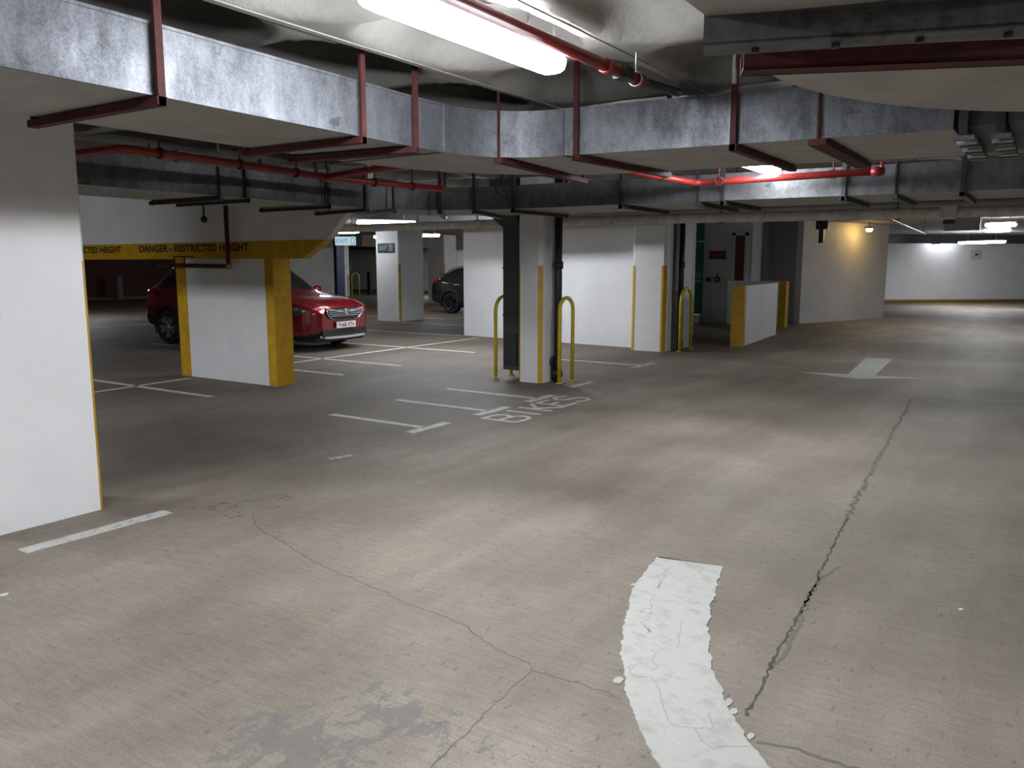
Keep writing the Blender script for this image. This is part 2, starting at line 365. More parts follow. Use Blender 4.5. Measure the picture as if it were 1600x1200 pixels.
# BIKES letters from strokes
def stroke(mb, pts, wd=0.05, z=0.003):
    L = []; Rr = []
    for i, p in enumerate(pts):
        a = pts[max(0, i - 1)]; c = pts[min(len(pts) - 1, i + 1)]; d = Vector((c[0] - a[0], c[1] - a[1])); d.normalize(); nn = Vector((-d.y, d.x)) * wd / 2
        L.append((p[0] + nn.x, p[1] + nn.y)); Rr.append((p[0] - nn.x, p[1] - nn.y))
    return mb.ribbon(L, Rr, 0, z)
def arc(cx, cy, rx, ry, a0, a1, n=10): return [(cx + rx * math.cos(R(a0 + (a1 - a0) * i / n)), cy + ry * math.sin(R(a0 + (a1 - a0) * i / n))) for i in range(n + 1)]
def letter(ch, mb):
    b, t = 4.53, 4.97; m = 4.72
    if ch == 'B':
        stroke(mb, [(6.885, b - .02), (6.885, t - .02)]); stroke(mb, [(6.885, t - .045), (7.05, t - .045)] + arc(7.05, 4.825, .12, .1, 90, -90) + [(6.885, m)], z=.0034)
        stroke(mb, [(6.885, m), (7.07, m)] + arc(7.07, 4.61, .15, .11, 90, -90) + [(6.885, b - .005)], z=.0038)
    if ch == 'I': stroke(mb, [(7.40, b), (7.40, t)])
    if ch == 'K': stroke(mb, [(7.652, b), (7.652, t)]); stroke(mb, [(7.66, m + .01), (7.92, t)], z=.0034); stroke(mb, [(7.70, m + .05), (7.935, b + .02)], z=.0038)
    if ch == 'E':
        stroke(mb, [(8.01, b + .02), (8.01, t)])
        for y, x in ((t - .02, 8.275), (m + .05, 8.19), (b + .045, 8.28)): stroke(mb, [(8.01, y), (x, y)], z=.0034)
    if ch == 'S': stroke(mb, arc(8.5, 4.87, .15, .1, 20, 260, 12) + arc(8.5, 4.66, .14, .11, 90, -160, 12))
for ch in 'BIKES':
    mb = MB(); letter(ch, mb); mark('painted_letter', mb, M_line, f'white painted letter {ch} of the word BIKES')
# thick curved line
cL = [(4.085, 1.727), (3.916, 1.703), (3.632, 1.651), (3.396, 1.581), (3.157, 1.491), (2.936, 1.395), (2.794, 1.315), (2.665, 1.241), (2.554, 1.164), (2.427, 1.068), (2.335, 0.985), (2.2, 0.86), (2.02, 0.64), (1.9, 0.42)]
cR = [(4.123, 1.365), (3.886, 1.313), (3.575, 1.231), (3.35, 1.163), (3.141, 1.085), (2.994, 1.013), (2.9, 0.955), (2.818, 0.909), (2.75, 0.865), (2.689, 0.823), (2.587, 0.742), (2.44, 0.60), (2.29, 0.42), (2.2, 0.25)]
def resample(P, n):
    d = [0]
    for a, c in zip(P, P[1:]): d.append(d[-1] + math.dist(a, c))
    out = []
    for i in range(n):
        t = d[-1] * i / (n - 1)
        k = max(j for j in range(len(d)) if d[j] <= t + 1e-9); k = min(k, len(P) - 2)
        u = (t - d[k]) / (d[k + 1] - d[k]); out.append((P[k][0] + (P[k + 1][0] - P[k][0]) * u, P[k][1] + (P[k + 1][1] - P[k][1]) * u))
    return out
L = resample(cL, 150); Rr = resample(cR, 150); jl = jr = 0.0
for i in range(3, 150):
    jl = jl * 0.6 + random.uniform(-.007, .007); jr = jr * 0.6 + random.uniform(-.007, .007)
    L[i] = (L[i][0], L[i][1] + jl); Rr[i] = (Rr[i][0], Rr[i][1] + jr)
L[0] = (L[0][0] - .03, L[0][1] - .03)
mark('curved_road_line', MB().ribbon(L, Rr, 0, 0.006), M_thick, 'thick curved white road line with writing scratched into it')
mb = MB()
for p in ((2.72, 1.30, .04), (2.80, 0.885, .035), (2.75, 0.85, .03), (2.63, 0.75, .025), (3.63, 1.665, .02)):
    k = 9; mb.prism([(p[0] + p[2] * random.uniform(.6, 1.1) * math.cos(2 * math.pi * i / k), p[1] + p[2] * .5 * random.uniform(.6, 1.1) * math.sin(2 * math.pi * i / k)) for i in range(k)], 0, .004)
mark('paint_spatter', mb, M_thick)
SCR = [[(4.054, 1.545), (4.096, 1.534), (4.049, 1.451), (3.959, 1.438), (4.01, 1.484), (4.054, 1.545)],
 [(3.767, 1.632), (3.774, 1.575), (3.648, 1.537), (3.864, 1.582), (3.822, 1.596), (3.984, 1.599)], [(3.917, 1.626), (3.811, 1.496), (3.845, 1.468)],
 [(3.558, 1.544), (3.555, 1.507), (3.476, 1.502), (3.402, 1.454), (3.387, 1.497), (3.328, 1.489)], [(3.304, 1.45), (3.382, 1.446), (3.271, 1.425), (3.301, 1.492)],
 [(3.314, 1.397), (3.269, 1.321), (3.263, 1.365), (3.237, 1.299)], [(3.166, 1.305), (3.155, 1.256), (3.109, 1.276), (3.12, 1.30)], [(3.368, 1.297), (3.208, 1.242), (3.101, 1.208)],
 [(3.146, 1.369), (3.221, 1.393), (3.223, 1.427), (3.173, 1.363), (3.252, 1.455)],
 [(2.819, 1.306), (2.854, 1.31), (2.869, 1.287), (2.827, 1.293), (2.793, 1.289), (2.775, 1.26), (2.813, 1.203), (2.748, 1.142), (2.653, 1.086), (2.557, 1.023), (2.534, 0.992), (2.563, 0.925), (2.599, 0.872), (2.685, 0.92)],
 [(3.022, 1.296), (3.004, 1.262), (2.929, 1.255), (2.902, 1.209), (2.855, 1.222)], [(2.558, 0.923), (2.5, 0.874), (2.474, 0.824)], [(2.49, 0.829), (2.561, 0.731)]]
mb = MB()
for s_ in SCR:
    q = resample(s_, len(s_) * 5); q = [(x + random.uniform(-.003, .003), y + random.uniform(-.003, .003)) for x, y in q]; stroke(mb, q, 0.0042, 0.0066)
mark('scratched_writing', mb, M_scr, 'illegible writing scratched into the thick white line')
# cracks
def crack(P, wd, m, jit=.012, label=None):
    q = resample(P, max(8, int(sum(math.dist(a, c) for a, c in zip(P, P[1:])) / 0.03)))
    q = [(x + random.uniform(-jit, jit), y + random.uniform(-jit, jit)) for x, y in q]; L = []; Rr = []
    for i, p in enumerate(q):
        a = q[max(0, i - 1)]; c = q[min(len(q) - 1, i + 1)]; d = Vector((c[0] - a[0], c[1] - a[1])); d.normalize(); nn = Vector((-d.y, d.x)) * wd * random.uniform(.25, .8)
        L.append((p[0] + nn.x, p[1] + nn.y)); Rr.append((p[0] - nn.x, p[1] - nn.y))
    mark('crack', MB().ribbon(L, Rr, -0.001, 0.0012), m, label)
crack([(10.839, 1.329), (10.288, 1.298), (9.596, 1.243), (9.07, 1.222), (8.595, 1.203), (8.021, 1.15), (7.569, 1.131), (7.165, 1.108), (6.688, 1.074), (6.317, 1.048), (6.067, 1.04), (5.757, 1.012), (5.38, 0.98)], .022, M_crack2, .02, 'long crack between the two concrete slabs of the lane')
crack([(5.394, 0.988), (4.679, 0.936), (4.382, 0.915), (4.057, 0.886), (3.766, 0.87), (3.582, 0.861), (3.342, 0.851), (3.115, 0.83), (2.91, 0.815), (2.756, 0.807)], .011, M_crack, .008)
crack([(4.488, 0.839), (4.258, 0.886), (4.06, 0.882), (3.934, 0.872), (3.718, 0.848), (3.543, 0.831), (3.316, 0.815), (3.159, 0.82)], .016, M_crack2, .01)
crack([(10.839, 1.329), (10.946, 1.167), (10.912, 0.654), (11.031, 0.176), (11.0, -2.5)], .02, M_crack2, .015)
crack([(3.349, 4.26), (3.184, 4.021), (3.097, 3.71), (2.989, 3.367), (2.935, 3.122), (2.893, 2.853), (2.869, 2.666), (2.814, 2.461), (2.814, 2.313), (2.796, 2.13), (2.717, 1.966), (2.675, 1.848), (2.658, 1.739), (2.639, 1.657), (2.605, 1.629)], .006, M_crack2, .008)
crack([(2.605, 1.629), (2.418, 1.615), (2.244, 1.604), (2.111, 1.582), (2.011, 1.578), (1.892, 1.565), (1.5, 1.53)], .004, M_crack2, .005)
crack([(2.605, 1.629), (2.612, 1.538), (2.615, 1.431), (2.613, 1.321), (2.609, 1.23)], .005, M_crack2, .006)
crack([(2.614, 0.721), (2.642, 0.621), (2.64, 0.516), (2.637, 0.436), (2.63, 0.2)], .012, M_crack2, .008)
# tyre scuffs by the end of the thin crack
M_scuff = mat('tyre_scuff', (0.15, 0.13, 0.11), .85, scale=25)
mb = MB()
for k in range(16):
    x = 3.3 + random.uniform(-.1, .22); y = 4.36 + random.uniform(-.16, .28); stroke(mb, [(x, y), (x + random.uniform(.04, .09), y - random.uniform(-.01, .03))], random.uniform(.006, .014), .0008)
for k in range(7):
    x = 3.68 + random.uniform(-.03, .05); y = 4.40 + random.uniform(-.1, .1); stroke(mb, [(x, y), (x + .05, y - .01)], .012, .0008)
tag(mark('tyre_scuffs', mb, M_scuff, 'dark rubber scuff marks near the short white bay line'), kind='stuff')
# litter
def scrap(p, r, m, label, cat):
    k = 7; o = MB().prism([(p[0] + r * random.uniform(.5, 1) * math.cos(2 * math.pi * i / k), p[1] + r * .7 * random.uniform(.5, 1) * math.sin(2 * math.pi * i / k)) for i in range(k)], 0.0005, 0.004).build(cat, m)
    tag(o, label, cat.replace('_', ' '))
scrap((4.214, .241), .02, M_paper, 'tiny white paper scrap on the right slab of the lane', 'paper_scrap')
scrap((1.80, 4.205), .03, M_paper, 'white paint flake at the left edge near the column', 'paint_flake')
scrap((2.462, 2.772), .012, M_leaf, 'tiny yellow leaf bit beside the thin crack', 'leaf_scrap')
scrap((3.36, 3.95), .02, M_leaf, 'dry leaf crumb lying near the short white bay line', 'leaf_crumb')

# ------------------------------------------------------------------ ceiling with coffers
ZC = 2.76; PX, PY = 1.2, 1.1; X0, Y0 = 2.99 - 3 * PX, 3.17 - 4 * PY; NX, NY = 12, 12
X1, Y1 = X0 + NX * PX, Y0 + NY * PY
mb = MB()
mb.box((-14, -16, ZC), (X0, 38, 3.3)); mb.box((X1, -16, ZC), (48, 38, 3.3)); mb.box((X0, -16, ZC), (X1, Y0, 3.3)); mb.box((X0, Y1, ZC), (X1, 38, 3.3)); mb.box((X0, Y0, 3.15), (X1, Y1, 3.3))
ceiling = struct('ceiling', mb, M_ceil, label='stained concrete coffered ceiling slab')
def coffer_mesh():
    n = 22; mb = MB(); v = []; f = []
    for j in range(n + 1):
        for i in range(n + 1):
            a = 2 * i / n - 1; c = 2 * j / n - 1
            # denser near the rim
            a2 = math.copysign(abs(a) ** 0.8, a); c2 = math.copysign(abs(c) ** 0.8, c)
            r = (abs(a2 / 0.93) ** 3.2 + abs(c2 / 0.93) ** 3.2) ** (1 / 3.2)
            t = min(1, max(0, (1 - r) / 0.42)); z = 0.17 * (1 - (1 - t) ** 2.2)
            v.append((a2 * PX / 2, c2 * PY / 2, z))
    for j in range(n):
        for i in range(n):
            k = j * (n + 1) + i; f.append((k, k + n + 1, k + n + 2, k + 1))
    mb.add(v, f, True)
    # open joint along the rib
    mb.box((-PX / 2, -PY / 2 - .02, -.006), (PX / 2, -PY / 2 + .02, 0.002))
    return mb
co = coffer_mesh().build('coffer', M_ceil, ceiling, world=False, recalc=False)
first = True
for i in range(NX):
    for j in range(NY):
        o = co if first else co.copy()
        if not first: COL.objects.link(o)
        first = False; o.parent = ceiling; o.location = (X0 + (i + .5) * PX, Y0 + (j + .5) * PY, ZC)

# ------------------------------------------------------------------ walls of the setting
struct('wall_back', MB().box((-14.25, -16, 0), (-14, 38, ZC)), M_white, label='white wall behind the viewer')
struct('wall_right', MB().box((-14, -16.25, 0), (48, -16, ZC)), M_white, label='white wall on the far right side')
struct('wall_left', MB().box((-14, 38, 0), (48, 38.25, ZC)), M_white, label='white wall far on the left side')
def slab_wall(name, p, q, th, z0, z1, m, label=None):
    p = Vector((*p, 0)); q = Vector((*q, 0)); d = (q - p).normalized(); nn = Vector((-d.y, d.x, 0)) * th
    return struct(name, MB().prism([(p.x, p.y), (q.x, q.y), ((q + nn).x, (q + nn).y), ((p + nn).x, (p + nn).y)], z0, z1), m, label=label)
wf = slab_wall('wall_far', (47.0, -6.4), (36.6, 6.6), -0.3, 0, ZC, M_white, 'white wall at the far end of the lane, lit by a batten')
slab_wall('wall_far_return', (36.6, 6.6), (35.6, 13), -0.3, 0, ZC, M_white)
slab_wall('wall_far_left', (35.6, 13), (35.6, 36), -0.3, 0, ZC, M_white2, 'pale far wall behind the black car')
slab_wall('wall_maroon', (35.6, 35.9), (8, 35.9), -0.3, 0, ZC, M_maroon, 'dark maroon wall far behind the red car')
def kerb(p, q, off, lab):
    p = Vector((*p, 0)); q = Vector((*q, 0)); d = (q - p).normalized(); nn = Vector((-d.y, d.x, 0)) * off; p = p + nn * .02; q = q + nn * .02
    o = MB().prism([(p.x, p.y), (q.x, q.y), ((q + nn).x, (q + nn).y), ((p + nn).x, (p + nn).y)], 0, .13).build('kerb', M_curb, bevel=.015); tag(o, lab, 'kerb')
kerb((47.0, -6.4), (36.6, 6.6), 0.35, 'yellow kerb along the white wall at the end of the lane')
kerb((35.6, 13), (35.6, 35.5), 0.35, 'yellow kerb along the pale far wall behind the black car')
kerb((35.0, 35.9), (8, 35.9), 0.35, 'yellow kerb along the maroon wall')
# white wall with pilaster beside the columns
wc = struct('wall_centre', MB().prism([(14.85, 11.14), (14.43, 6.55), (15.1, 6.50), (15.6, 11.14)], 0, ZC), M_white, label='white wall behind the bike bays')
wp = struct('wall_pilaster', MB().prism([(14.09, 6.60), (14.04, 6.55), (14.04, 5.97), (14.09, 5.92), (15.3, 5.92), (15.3, 6.60)], 0, ZC), M_white, label='white wall end with yellow painted corners')
MB().prism([(14.085, 5.915), (14.035, 5.965), (14.032, 6.005), (14.045, 6.0), (14.1, 5.93)], 0, 1.58).build('corner_stripe', M_yel, wp)
MB().prism([(14.085, 6.605), (14.035, 6.555), (14.032, 6.535), (14.05, 6.53), (14.1, 6.59)], 0, 1.58).build('corner_stripe', M_yel, wp)
struct('wall_passage', MB().prism([(15.25, 6.02), (18.1, 6.92), (18.0, 7.3), (15.2, 6.4)], 0, ZC).box((15.24, 5.99, 1.86), (15.29, 6.3, 1.885)), M_white, label='white passage wall beside the green door')
ws = struct('wall_stair', MB().box((21.75, 6.75, 0), (22.7, 8.13, ZC)), M_white2, label='pale wall with a small red sign between the doors')
struct('wall_recess', MB().box((22.85, 5.72, 0), (23.2, 6.85, ZC)).box((22.6, 6.6, 0), (24, 8.1, ZC)), M_grey, label='dark grey recess wall beside the red-brown door')
struct('wall_corner', MB().prism([(22.78, 5.70), (26.6, 4.20), (27.6, 6.6), (23.7, 8.0)], 0, ZC), M_white2, label='pale corner wall lit yellow by the warm lamp')
# doors
d1 = struct('door_1', MB().box((21.62, 8.05, .24), (21.68, 9.1, 2.2)).box((21.62, 8.05, 2.24), (21.68, 9.1, ZC)), M_green, label='green door partly hidden by the passage wall')
MB().box((21.3, 8.1, 0), (21.75, 9.3, .22)).build('door_step', M_white2, d1)
mb = MB()
for k, z in enumerate((1.34, 1.29, 1.24)): mb.box((21.60, 8.08, z), (21.62, 8.32, z + .014))
mb.box((21.60, 8.08, 1.24), (21.62, 8.10, 1.35)); mb.build('door_notice', M_pale, d1)
MB().box((21.57, 8.06, 1.13), (21.62, 8.34, 1.165)).build('push_bar', M_steel, d1)
MB().ball((21.6, 8.30, 2.0), .03, .03, .03).build('door_closer_knob', M_pale, d1)
d2 = struct('door_2', MB().box((21.70, 6.93, 0.02), (21.76, 7.19, 2.36)), M_redd, label='narrow dark red-brown door in the pale wall')
MB().box((21.68, 7.19, 0), (21.76, 7.27, 2.44)).box((21.68, 6.85, 0), (21.76, 6.93, 2.44)).box((21.68, 6.85, 2.36), (21.76, 7.27, 2.44)).build('door_frame', M_white2, d2)

# ------------------------------------------------------------------ low walls
def low_wall(name, poly, cap, h, label):
    t = thing(name, label, 'wall', (poly[0][0], poly[0][1], 0))
    MB().prism(poly, 0, h).build('body', M_white, t, bevel=.01)
    MB().prism(cap, 0, h + .004).build('yellow_end', M_yel, t)
    return t
low_wall('low_wall', [(15.70, 5.20), (15.78, 5.02), (18.95, 5.25), (18.9, 5.45)], [(15.66, 5.22), (15.77, 5.005), (15.92, 5.015), (15.84, 5.24)], 1.19, 'white low wall with yellow end nearest the hoop barrier')
low_wall('low_wall', [(21.30, 5.74), (21.48, 5.74), (21.70, 7.30), (21.52, 7.30)], [(21.27, 5.86), (21.26, 5.68), (21.50, 5.68), (21.52, 5.86)], 1.17, 'farther white low wall with yellow end in front of the recess')

# ------------------------------------------------------------------ columns
def column(name, x0, x1, y0, y1, h, label, ch=.03, strip=1.6, corners=(0, 1, 2, 3), m=None):
    t = thing(name, label, 'column', ((x0 + x1) / 2, (y0 + y1) / 2, 0))
    P = [(x0 + ch, y0), (x1 - ch, y0), (x1, y0 + ch), (x1, y1 - ch), (x1 - ch, y1), (x0 + ch, y1), (x0, y1 - ch), (x0, y0 + ch)]
    MB().prism(P, 0, h).build('shaft', m or M_white, t)
    cs = [(P[7], P[0]), (P[1], P[2]), (P[3], P[4]), (P[5], P[6])]
    for k in corners:
        a, c = (Vector((*q, 0)) for q in cs[k]); d = (c - a); nn = Vector((d.y, -d.x, 0)).normalized()
        a2 = a - d * .04; c2 = c + d * .04
        MB().prism([((a2 + nn * .003).x, (a2 + nn * .003).y), ((c2 + nn * .003).x, (c2 + nn * .003).y), ((c2 - nn * .01).x, (c2 - nn * .01).y), ((a2 - nn * .01).x, (a2 - nn * .01).y)], 0, strip).build('corner_stripe', M_yel, t)
    return t
column('concrete_column', 2.19, 2.875, 5.17, 5.85, ZC, 'wide white column at the left edge with thin yellow corners', ch=.022, strip=1.64)
column('concrete_column', 9.38, 9.78, 5.74, 6.12, ZC, 'slim white column with yellow corner stripe between the yellow hoops', ch=.045, strip=1.59)
mid = column('concrete_column', 17.42, 18.5, 15.3, 16.22, ZC, 'white column carrying a dark exit sign beyond the red car', ch=.05, strip=1.6)
column('concrete_column', 26.2, 27.0, 20.6, 21.5, ZC, 'grey-white column behind the black car', ch=.04, m=M_white2)
column('concrete_column', 29.36, 29.75, 29.42, 29.9, ZC, 'pale column beside the blue column far behind the red car', ch=.04, m=M_white2)
column('concrete_column', 28.77, 29.34, 29.35, 29.80, ZC, 'blue painted column far behind the red car', ch=.04, corners=(), m=M_blue)
column('concrete_column', 21.8, 24.6, 25.2, 26.4, ZC, 'broad grey-white column behind the red car bonnet', ch=.04, corners=(), m=M_white2)

# ------------------------------------------------------------------ danger beam and pillar
t = thing('painted_pillar', 'white pillar with broad yellow edges under the danger lettering', 'pillar', (7.35, 9.5, 0))
MB().box((7.2, 8.5, 0), (7.48, 10.57, 1.70)).build('shaft', M_white, t)
MB().box((7.194, 8.494, 0), (7.486, 8.66, 1.685)).build('yellow_edge', M_yel, t)
MB().box((7.194, 10.35, 0), (7.486, 10.576, 1.685)).build('yellow_edge', M_yel, t)
def beam(name, poly_yz, x0, x1, band, label, texts):
    t = thing(name, label, 'beam', ((x0 + x1) / 2, poly_yz[0][0], 0))
    mb = MB(); n = len(poly_yz); mb.add([(x0, y, z) for y, z in poly_yz] + [(x1, y, z) for y, z in poly_yz], [tuple(range(n)), tuple(range(n, 2 * n))[::-1]] + [(i, (i + 1) % n, n + (i + 1) % n, n + i) for i in range(n)])
    mb.build('beam_body', M_white, t)
    n = len(band); mb = MB(); e = .005
    mb.add([(x0 - e, y, z) for y, z in band] + [(x1 + e, y, z) for y, z in band], [tuple(range(n)), tuple(range(n, 2 * n))[::-1]] + [(i, (i + 1) % n, n + (i + 1) % n, n + i) for i in range(n)])
    mb.build('yellow_band', M_yel, t)
    for s, ya, yb, z, h in texts:
        o = put_text(MB(), text_geo(s, abs(ya - yb), h, .03), (x0 - e - .002, ya, z), (0, -1, 0), (0, 0, 1)).build('lettering', M_txt, t, recalc=False); o['label'] = 'black DANGER - RESTRICTED HEIGHT lettering'
    return t
beam('height_warning_beam', [(17.0, ZC), (17.0, 1.69), (7.93, 1.69), (7.75, 1.79), (7.45, 1.95), (7.15, 2.23), (6.8, 2.55), (6.8, ZC)], 7.2, 7.31,
     [(17.003, 1.915), (17.003, 1.685), (7.925, 1.685), (7.74, 1.79), (7.50, 1.915)], 'white beam with yellow DANGER - RESTRICTED HEIGHT band above the pillar',
     [('DANGER - RESTRICTED HEIGHT', 11.44, 8.95, 1.785, .105), ('DANGER - RESTRICTED HEIGHT', 14.28, 11.92, 1.782, .10)])

# ------------------------------------------------------------------ ventilation ducts
def duct(name, label, path, z0, z1, seams, hang, m, loc, hang_mat=M_red, ztop=ZC, mb_under=M_galvu, over=.07):
    """path: near/far point pairs; seams: indices where sections join; hang: (index, with strap)"""
    t = thing(name, label, 'duct', loc)
    idx = [0] + seams + [len(path) - 1]
    for a, c in zip(idx, idx[1:]):
        o = loft_rect(MB(), path[a:c + 1], z0, z1).build('duct_section', m, t); o.data.set_sharp_from_angle(angle=R(35))
        o.data.materials.append(mb_under)
        for p in o.data.polygons:
            if abs(p.normal.z) > .9: p.material_index = 1
    for k in seams:
        (a, c) = path[k]; a = Vector((*a, 0)); c = Vector((*c, 0)); d = (c - a).normalized(); nn = Vector((-d.y, d.x, 0)) * .012; a2 = a - d * .012; c2 = c + d * .012
        MB().prism([((a2 + nn).x, (a2 + nn).y), ((c2 + nn).x, (c2 + nn).y), ((c2 - nn).x, (c2 - nn).y), ((a2 - nn).x, (a2 - nn).y)], z0 - .008, z1 + .01).build('flange', m, t)
    for (a, c, wd, kind) in hang:
        a = Vector((*a, 0)); c = Vector((*c, 0)); d = (c - a).normalized(); nn = Vector((-d.y, d.x, 0)) * wd / 2
        a2 = a - d * .035; c2 = c + d * over
        def quad(p, q, h0, h1, nm, mm=hang_mat):
            return MB().prism([((p + nn).x, (p + nn).y), ((q + nn).x, (q + nn).y), ((q - nn).x, (q - nn).y), ((p - nn).x, (p - nn).y)], h0, h1).build(nm, mm, t)
        quad(a2, c2, z0 - .045, z0 - .010, 'support_bar')
        nn2 = nn
        if kind == 'rod':
            nn = nn.normalized() * .007; quad(a2 + d * .008, a2 + d * .022, z0 - .05, ztop + .2, 'drop_rod', M_black if m is M_galvd else hang_mat)
            quad(c + d * .03, c + d * .044, z0 - .05, ztop + .2, 'drop_rod')
        else:
            nn = nn.normalized() * .018
            quad(a2, a2 + d * .02, z0 - .045, ztop + .2, 'drop_strap'); quad(c + d * .03, c + d * .05, z0 - .045, ztop + .2, 'drop_strap')
        nn = nn2
    return t
def interp_pts(P, Q, n): return [((P[0][0] + (Q[0][0] - P[0][0]) * i / n, P[0][1] + (Q[0][1] - P[0][1]) * i / n), (P[1][0] + (Q[1][0] - P[1][0]) * i / n, P[1][1] + (Q[1][1] - P[1][1]) * i / n)) for i in range(n + 1)]
# duct 1: along x, bend, then along -y
def leg1(y): # right leg near / far x for given y
    return (4.86 + (2.8 - y) * .10, y), (6.12 + (2.8 - y) * .11, y)
p1 = [((-9, 3.22), (-9, 4.28)), ((-1.5, 3.24), (-1.5, 4.28)), ((0.9, 3.26), (0.9, 4.28)), ((2.2, 3.29), (2.2, 4.28)), ((3.5, 3.35), (3.5, 4.28)), ((4.02, 3.37), (4.02, 4.28)), ((4.3, 3.37), (4.3, 4.28))]
for k in range(1, 13):
    a = R(90 - 90 * k / 12); p1.append(((4.3 + .56 * math.cos(a), 2.81 + .56 * math.sin(a)), (4.3 + 1.82 * math.cos(a), 2.81 + 1.47 * math.sin(a))))
for y in (2.6, 1.7, 1.22, 0.52): p1.append(leg1(y))
Z1a, Z1b = 2.34, 2.63
hang1 = [((2.2, 3.29), (2.2, 4.28), .05, 'strap'), ((3.5, 3.35), (3.5, 4.28), .05, 'strap'), ((3.98, 3.37), (3.9, 4.28), .09, 'strap'),
         (p1[12][0], (6.2, 3.40), .06, 'rod'), (leg1(2.70)[0], leg1(2.62)[1], .05, 'strap'), (leg1(1.68)[0], leg1(1.68)[1], .05, 'strap'), (leg1(1.20)[0], leg1(1.20)[1], .10, 'rod'), ((0.3, 3.25), (0.3, 4.28), .05, 'strap')]
du1 = duct('ventilation_duct', 'large galvanised duct bending round behind the bright batten lamp', p1, Z1a, Z1b, [2, 4, 6, 18, 20], hang1, M_galv, (4.3, 3.4, Z1a))
# edge seams along the bottom corners
mb = MB(); 
for a, c in zip(p1, p1[1:]): mb.bar((a[0][0], a[0][1], Z1a), (c[0][0], c[0][1], Z1a), .012, .012); mb.bar((a[0][0], a[0][1], Z1b), (c[0][0], c[0][1], Z1b), .014, .014)
mb.build('edge_seam', M_galv, du1)
# flexible connector at the end of duct 1
t = thing('flexible_duct_connector', 'dark flexible connector with bolted straps at the right end of the large duct', 'duct connector', (5.2, .4, Z1a))
a, c = leg1(.50); a3, c3 = leg1(.30)
loft_rect(MB(), [((a[0] + .02, a[1]), (c[0] - .02, c[1])), ((a3[0] + .02, a3[1]), (c3[0] - .02, c3[1]))], Z1a + .01, Z1b - .01).build('canvas_sleeve', M_dark, t)
for yy in (.47, .30):
    q = leg1(yy); loft_rect(MB(), [((q[0][0] - .03, yy + .02), (q[1][0] + .03, yy + .02)), ((q[0][0] - .03, yy - .02), (q[1][0] + .03, yy - .02))], Z1a - .03, Z1b + .02).build('clamp_frame', M_black, t)
    for k in range(7):
        x = q[0][0] + .05 + k * .17; MB().box((x, yy - .05, Z1a - .055), (x + .06, yy + .05, Z1a - .03)).build('clamp_bolt', M_steel if k % 2 else M_galv, t)
loft_rect(MB(), [leg1(.27), leg1(-8)], Z1a + .02, Z1b).build('outlet_section', M_galvd, t)
# duct 2, concentric and farther
cx, cy = 6.6, 5.2
p2 = [((-9, 6.45), (-9, 7.5)), ((3.2, 6.48), (3.2, 7.5)), ((4.9, 6.48), (4.9, 7.48)), ((5.2, 6.48), (5.2, 7.48)), ((6.2, 6.5), (6.2, 7.48)), ((6.6, 6.5), (6.6, 7.48))]
for k in range(1, 13):
    a = R(90 - 90 * k / 12); p2.append(((cx + 1.3 * math.cos(a), cy + 1.3 * math.sin(a)), (cx + 2.48 * math.cos(a), cy + 2.28 * math.sin(a))))
def leg2(y): return (7.9 + (5.2 - y) * .05, y), (9.08 + (5.2 - y) * .025, y)
for y in (3.9, 3.05, 2.8, 1.68, 1.25, 0.72, -8): p2.append(leg2(y))
Z2a, Z2b = 2.24, 2.50
arcp = lambda deg: ((cx + 1.3 * math.cos(R(deg)), cy + 1.3 * math.sin(R(deg))), (cx + 2.45 * math.cos(R(deg)), cy + 2.26 * math.sin(R(deg))))
hang2 = [((x, 6.48), (x - dx, 7.48), .04, k) for x, dx, k in ((3.3, 0, 'strap'), (4.9, 0, 'rod'), (5.2, 0, 'strap'), (6.25, 0, 'strap'))] + [(*arcp(dg), .05, k) for dg, k in ((80, 'strap'), (64, 'rod'), (40, 'strap'), (22, 'strap'), (0, 'strap'))] + \
        [(*leg2(y), .05, k) for y, k in ((3.88, 'strap'), (3.05, 'rod'), (2.8, 'strap'), (1.68, 'strap'), (1.25, 'rod'), (.72, 'strap'))]
duct('ventilation_duct', 'farther dull grey duct running behind the large duct above the danger beam', p2, Z2a, Z2b, [2, 4, 8, 11, 14, 18, 20, 21, 22], hang2, M_galvd, (6.6, 6.5, Z2a), hang_mat=M_black)
# duct 3, overhead right
p3 = [((-6, .80), (-6, -.30)), ((1.0, .82), (1.0, -.28)), ((2.25, .84), (2.52, -.27)), ((2.9, .90), (2.9, -.27))]
for k in range(1, 15):
    a = R(90 - 90 * k / 14); p3.append(((2.9 + 1.77 * math.cos(a), -.87 + 1.77 * math.sin(a)), (2.9 + .6 * math.cos(a), -.87 + .6 * math.sin(a))))
p3.append(((4.67, -5), (3.5, -5)))
t3 = duct('ventilation_duct', 'dark duct overhead at the top right with a curved edge', p3, 2.28, 2.56, [2], [], M_galvd, (2.9, .9, 2.28))
def slant(a, c, w0, w1, z0, z1):
    a = Vector((*a, 0)); c = Vector((*c, 0)); d = (c - a).normalized(); nn = Vector((-d.y, d.x, 0))
    return [((a + nn * w0).x, (a + nn * w0).y), ((c + nn * w0).x, (c + nn * w0).y), ((c + nn * w1).x, (c + nn * w1).y), ((a + nn * w1).x, (a + nn * w1).y)], z0, z1
BA, BC = (2.215, .845), (2.66, -.45)
MB().prism(*slant(BA, BC, 0, .014, 2.205, 2.285)).prism(*slant(BA, BC, 0, .10, 2.20, 2.212)).build('angle_bar', M_galvd, t3)
for k in range(6):
    q_ = Vector((*BA, 0)).lerp(Vector((*BC, 0)), .1 + k * .15) + Vector((.045, .015, 0)); MB().lathe([(0, .0), (0, .011), (.012, .011), (.012, 0)], (q_.x, q_.y, 2.188), 'z', 8, False).build('bolt', M_black, t3)
CA, CC = (2.68, .89), (3.27, -.48)
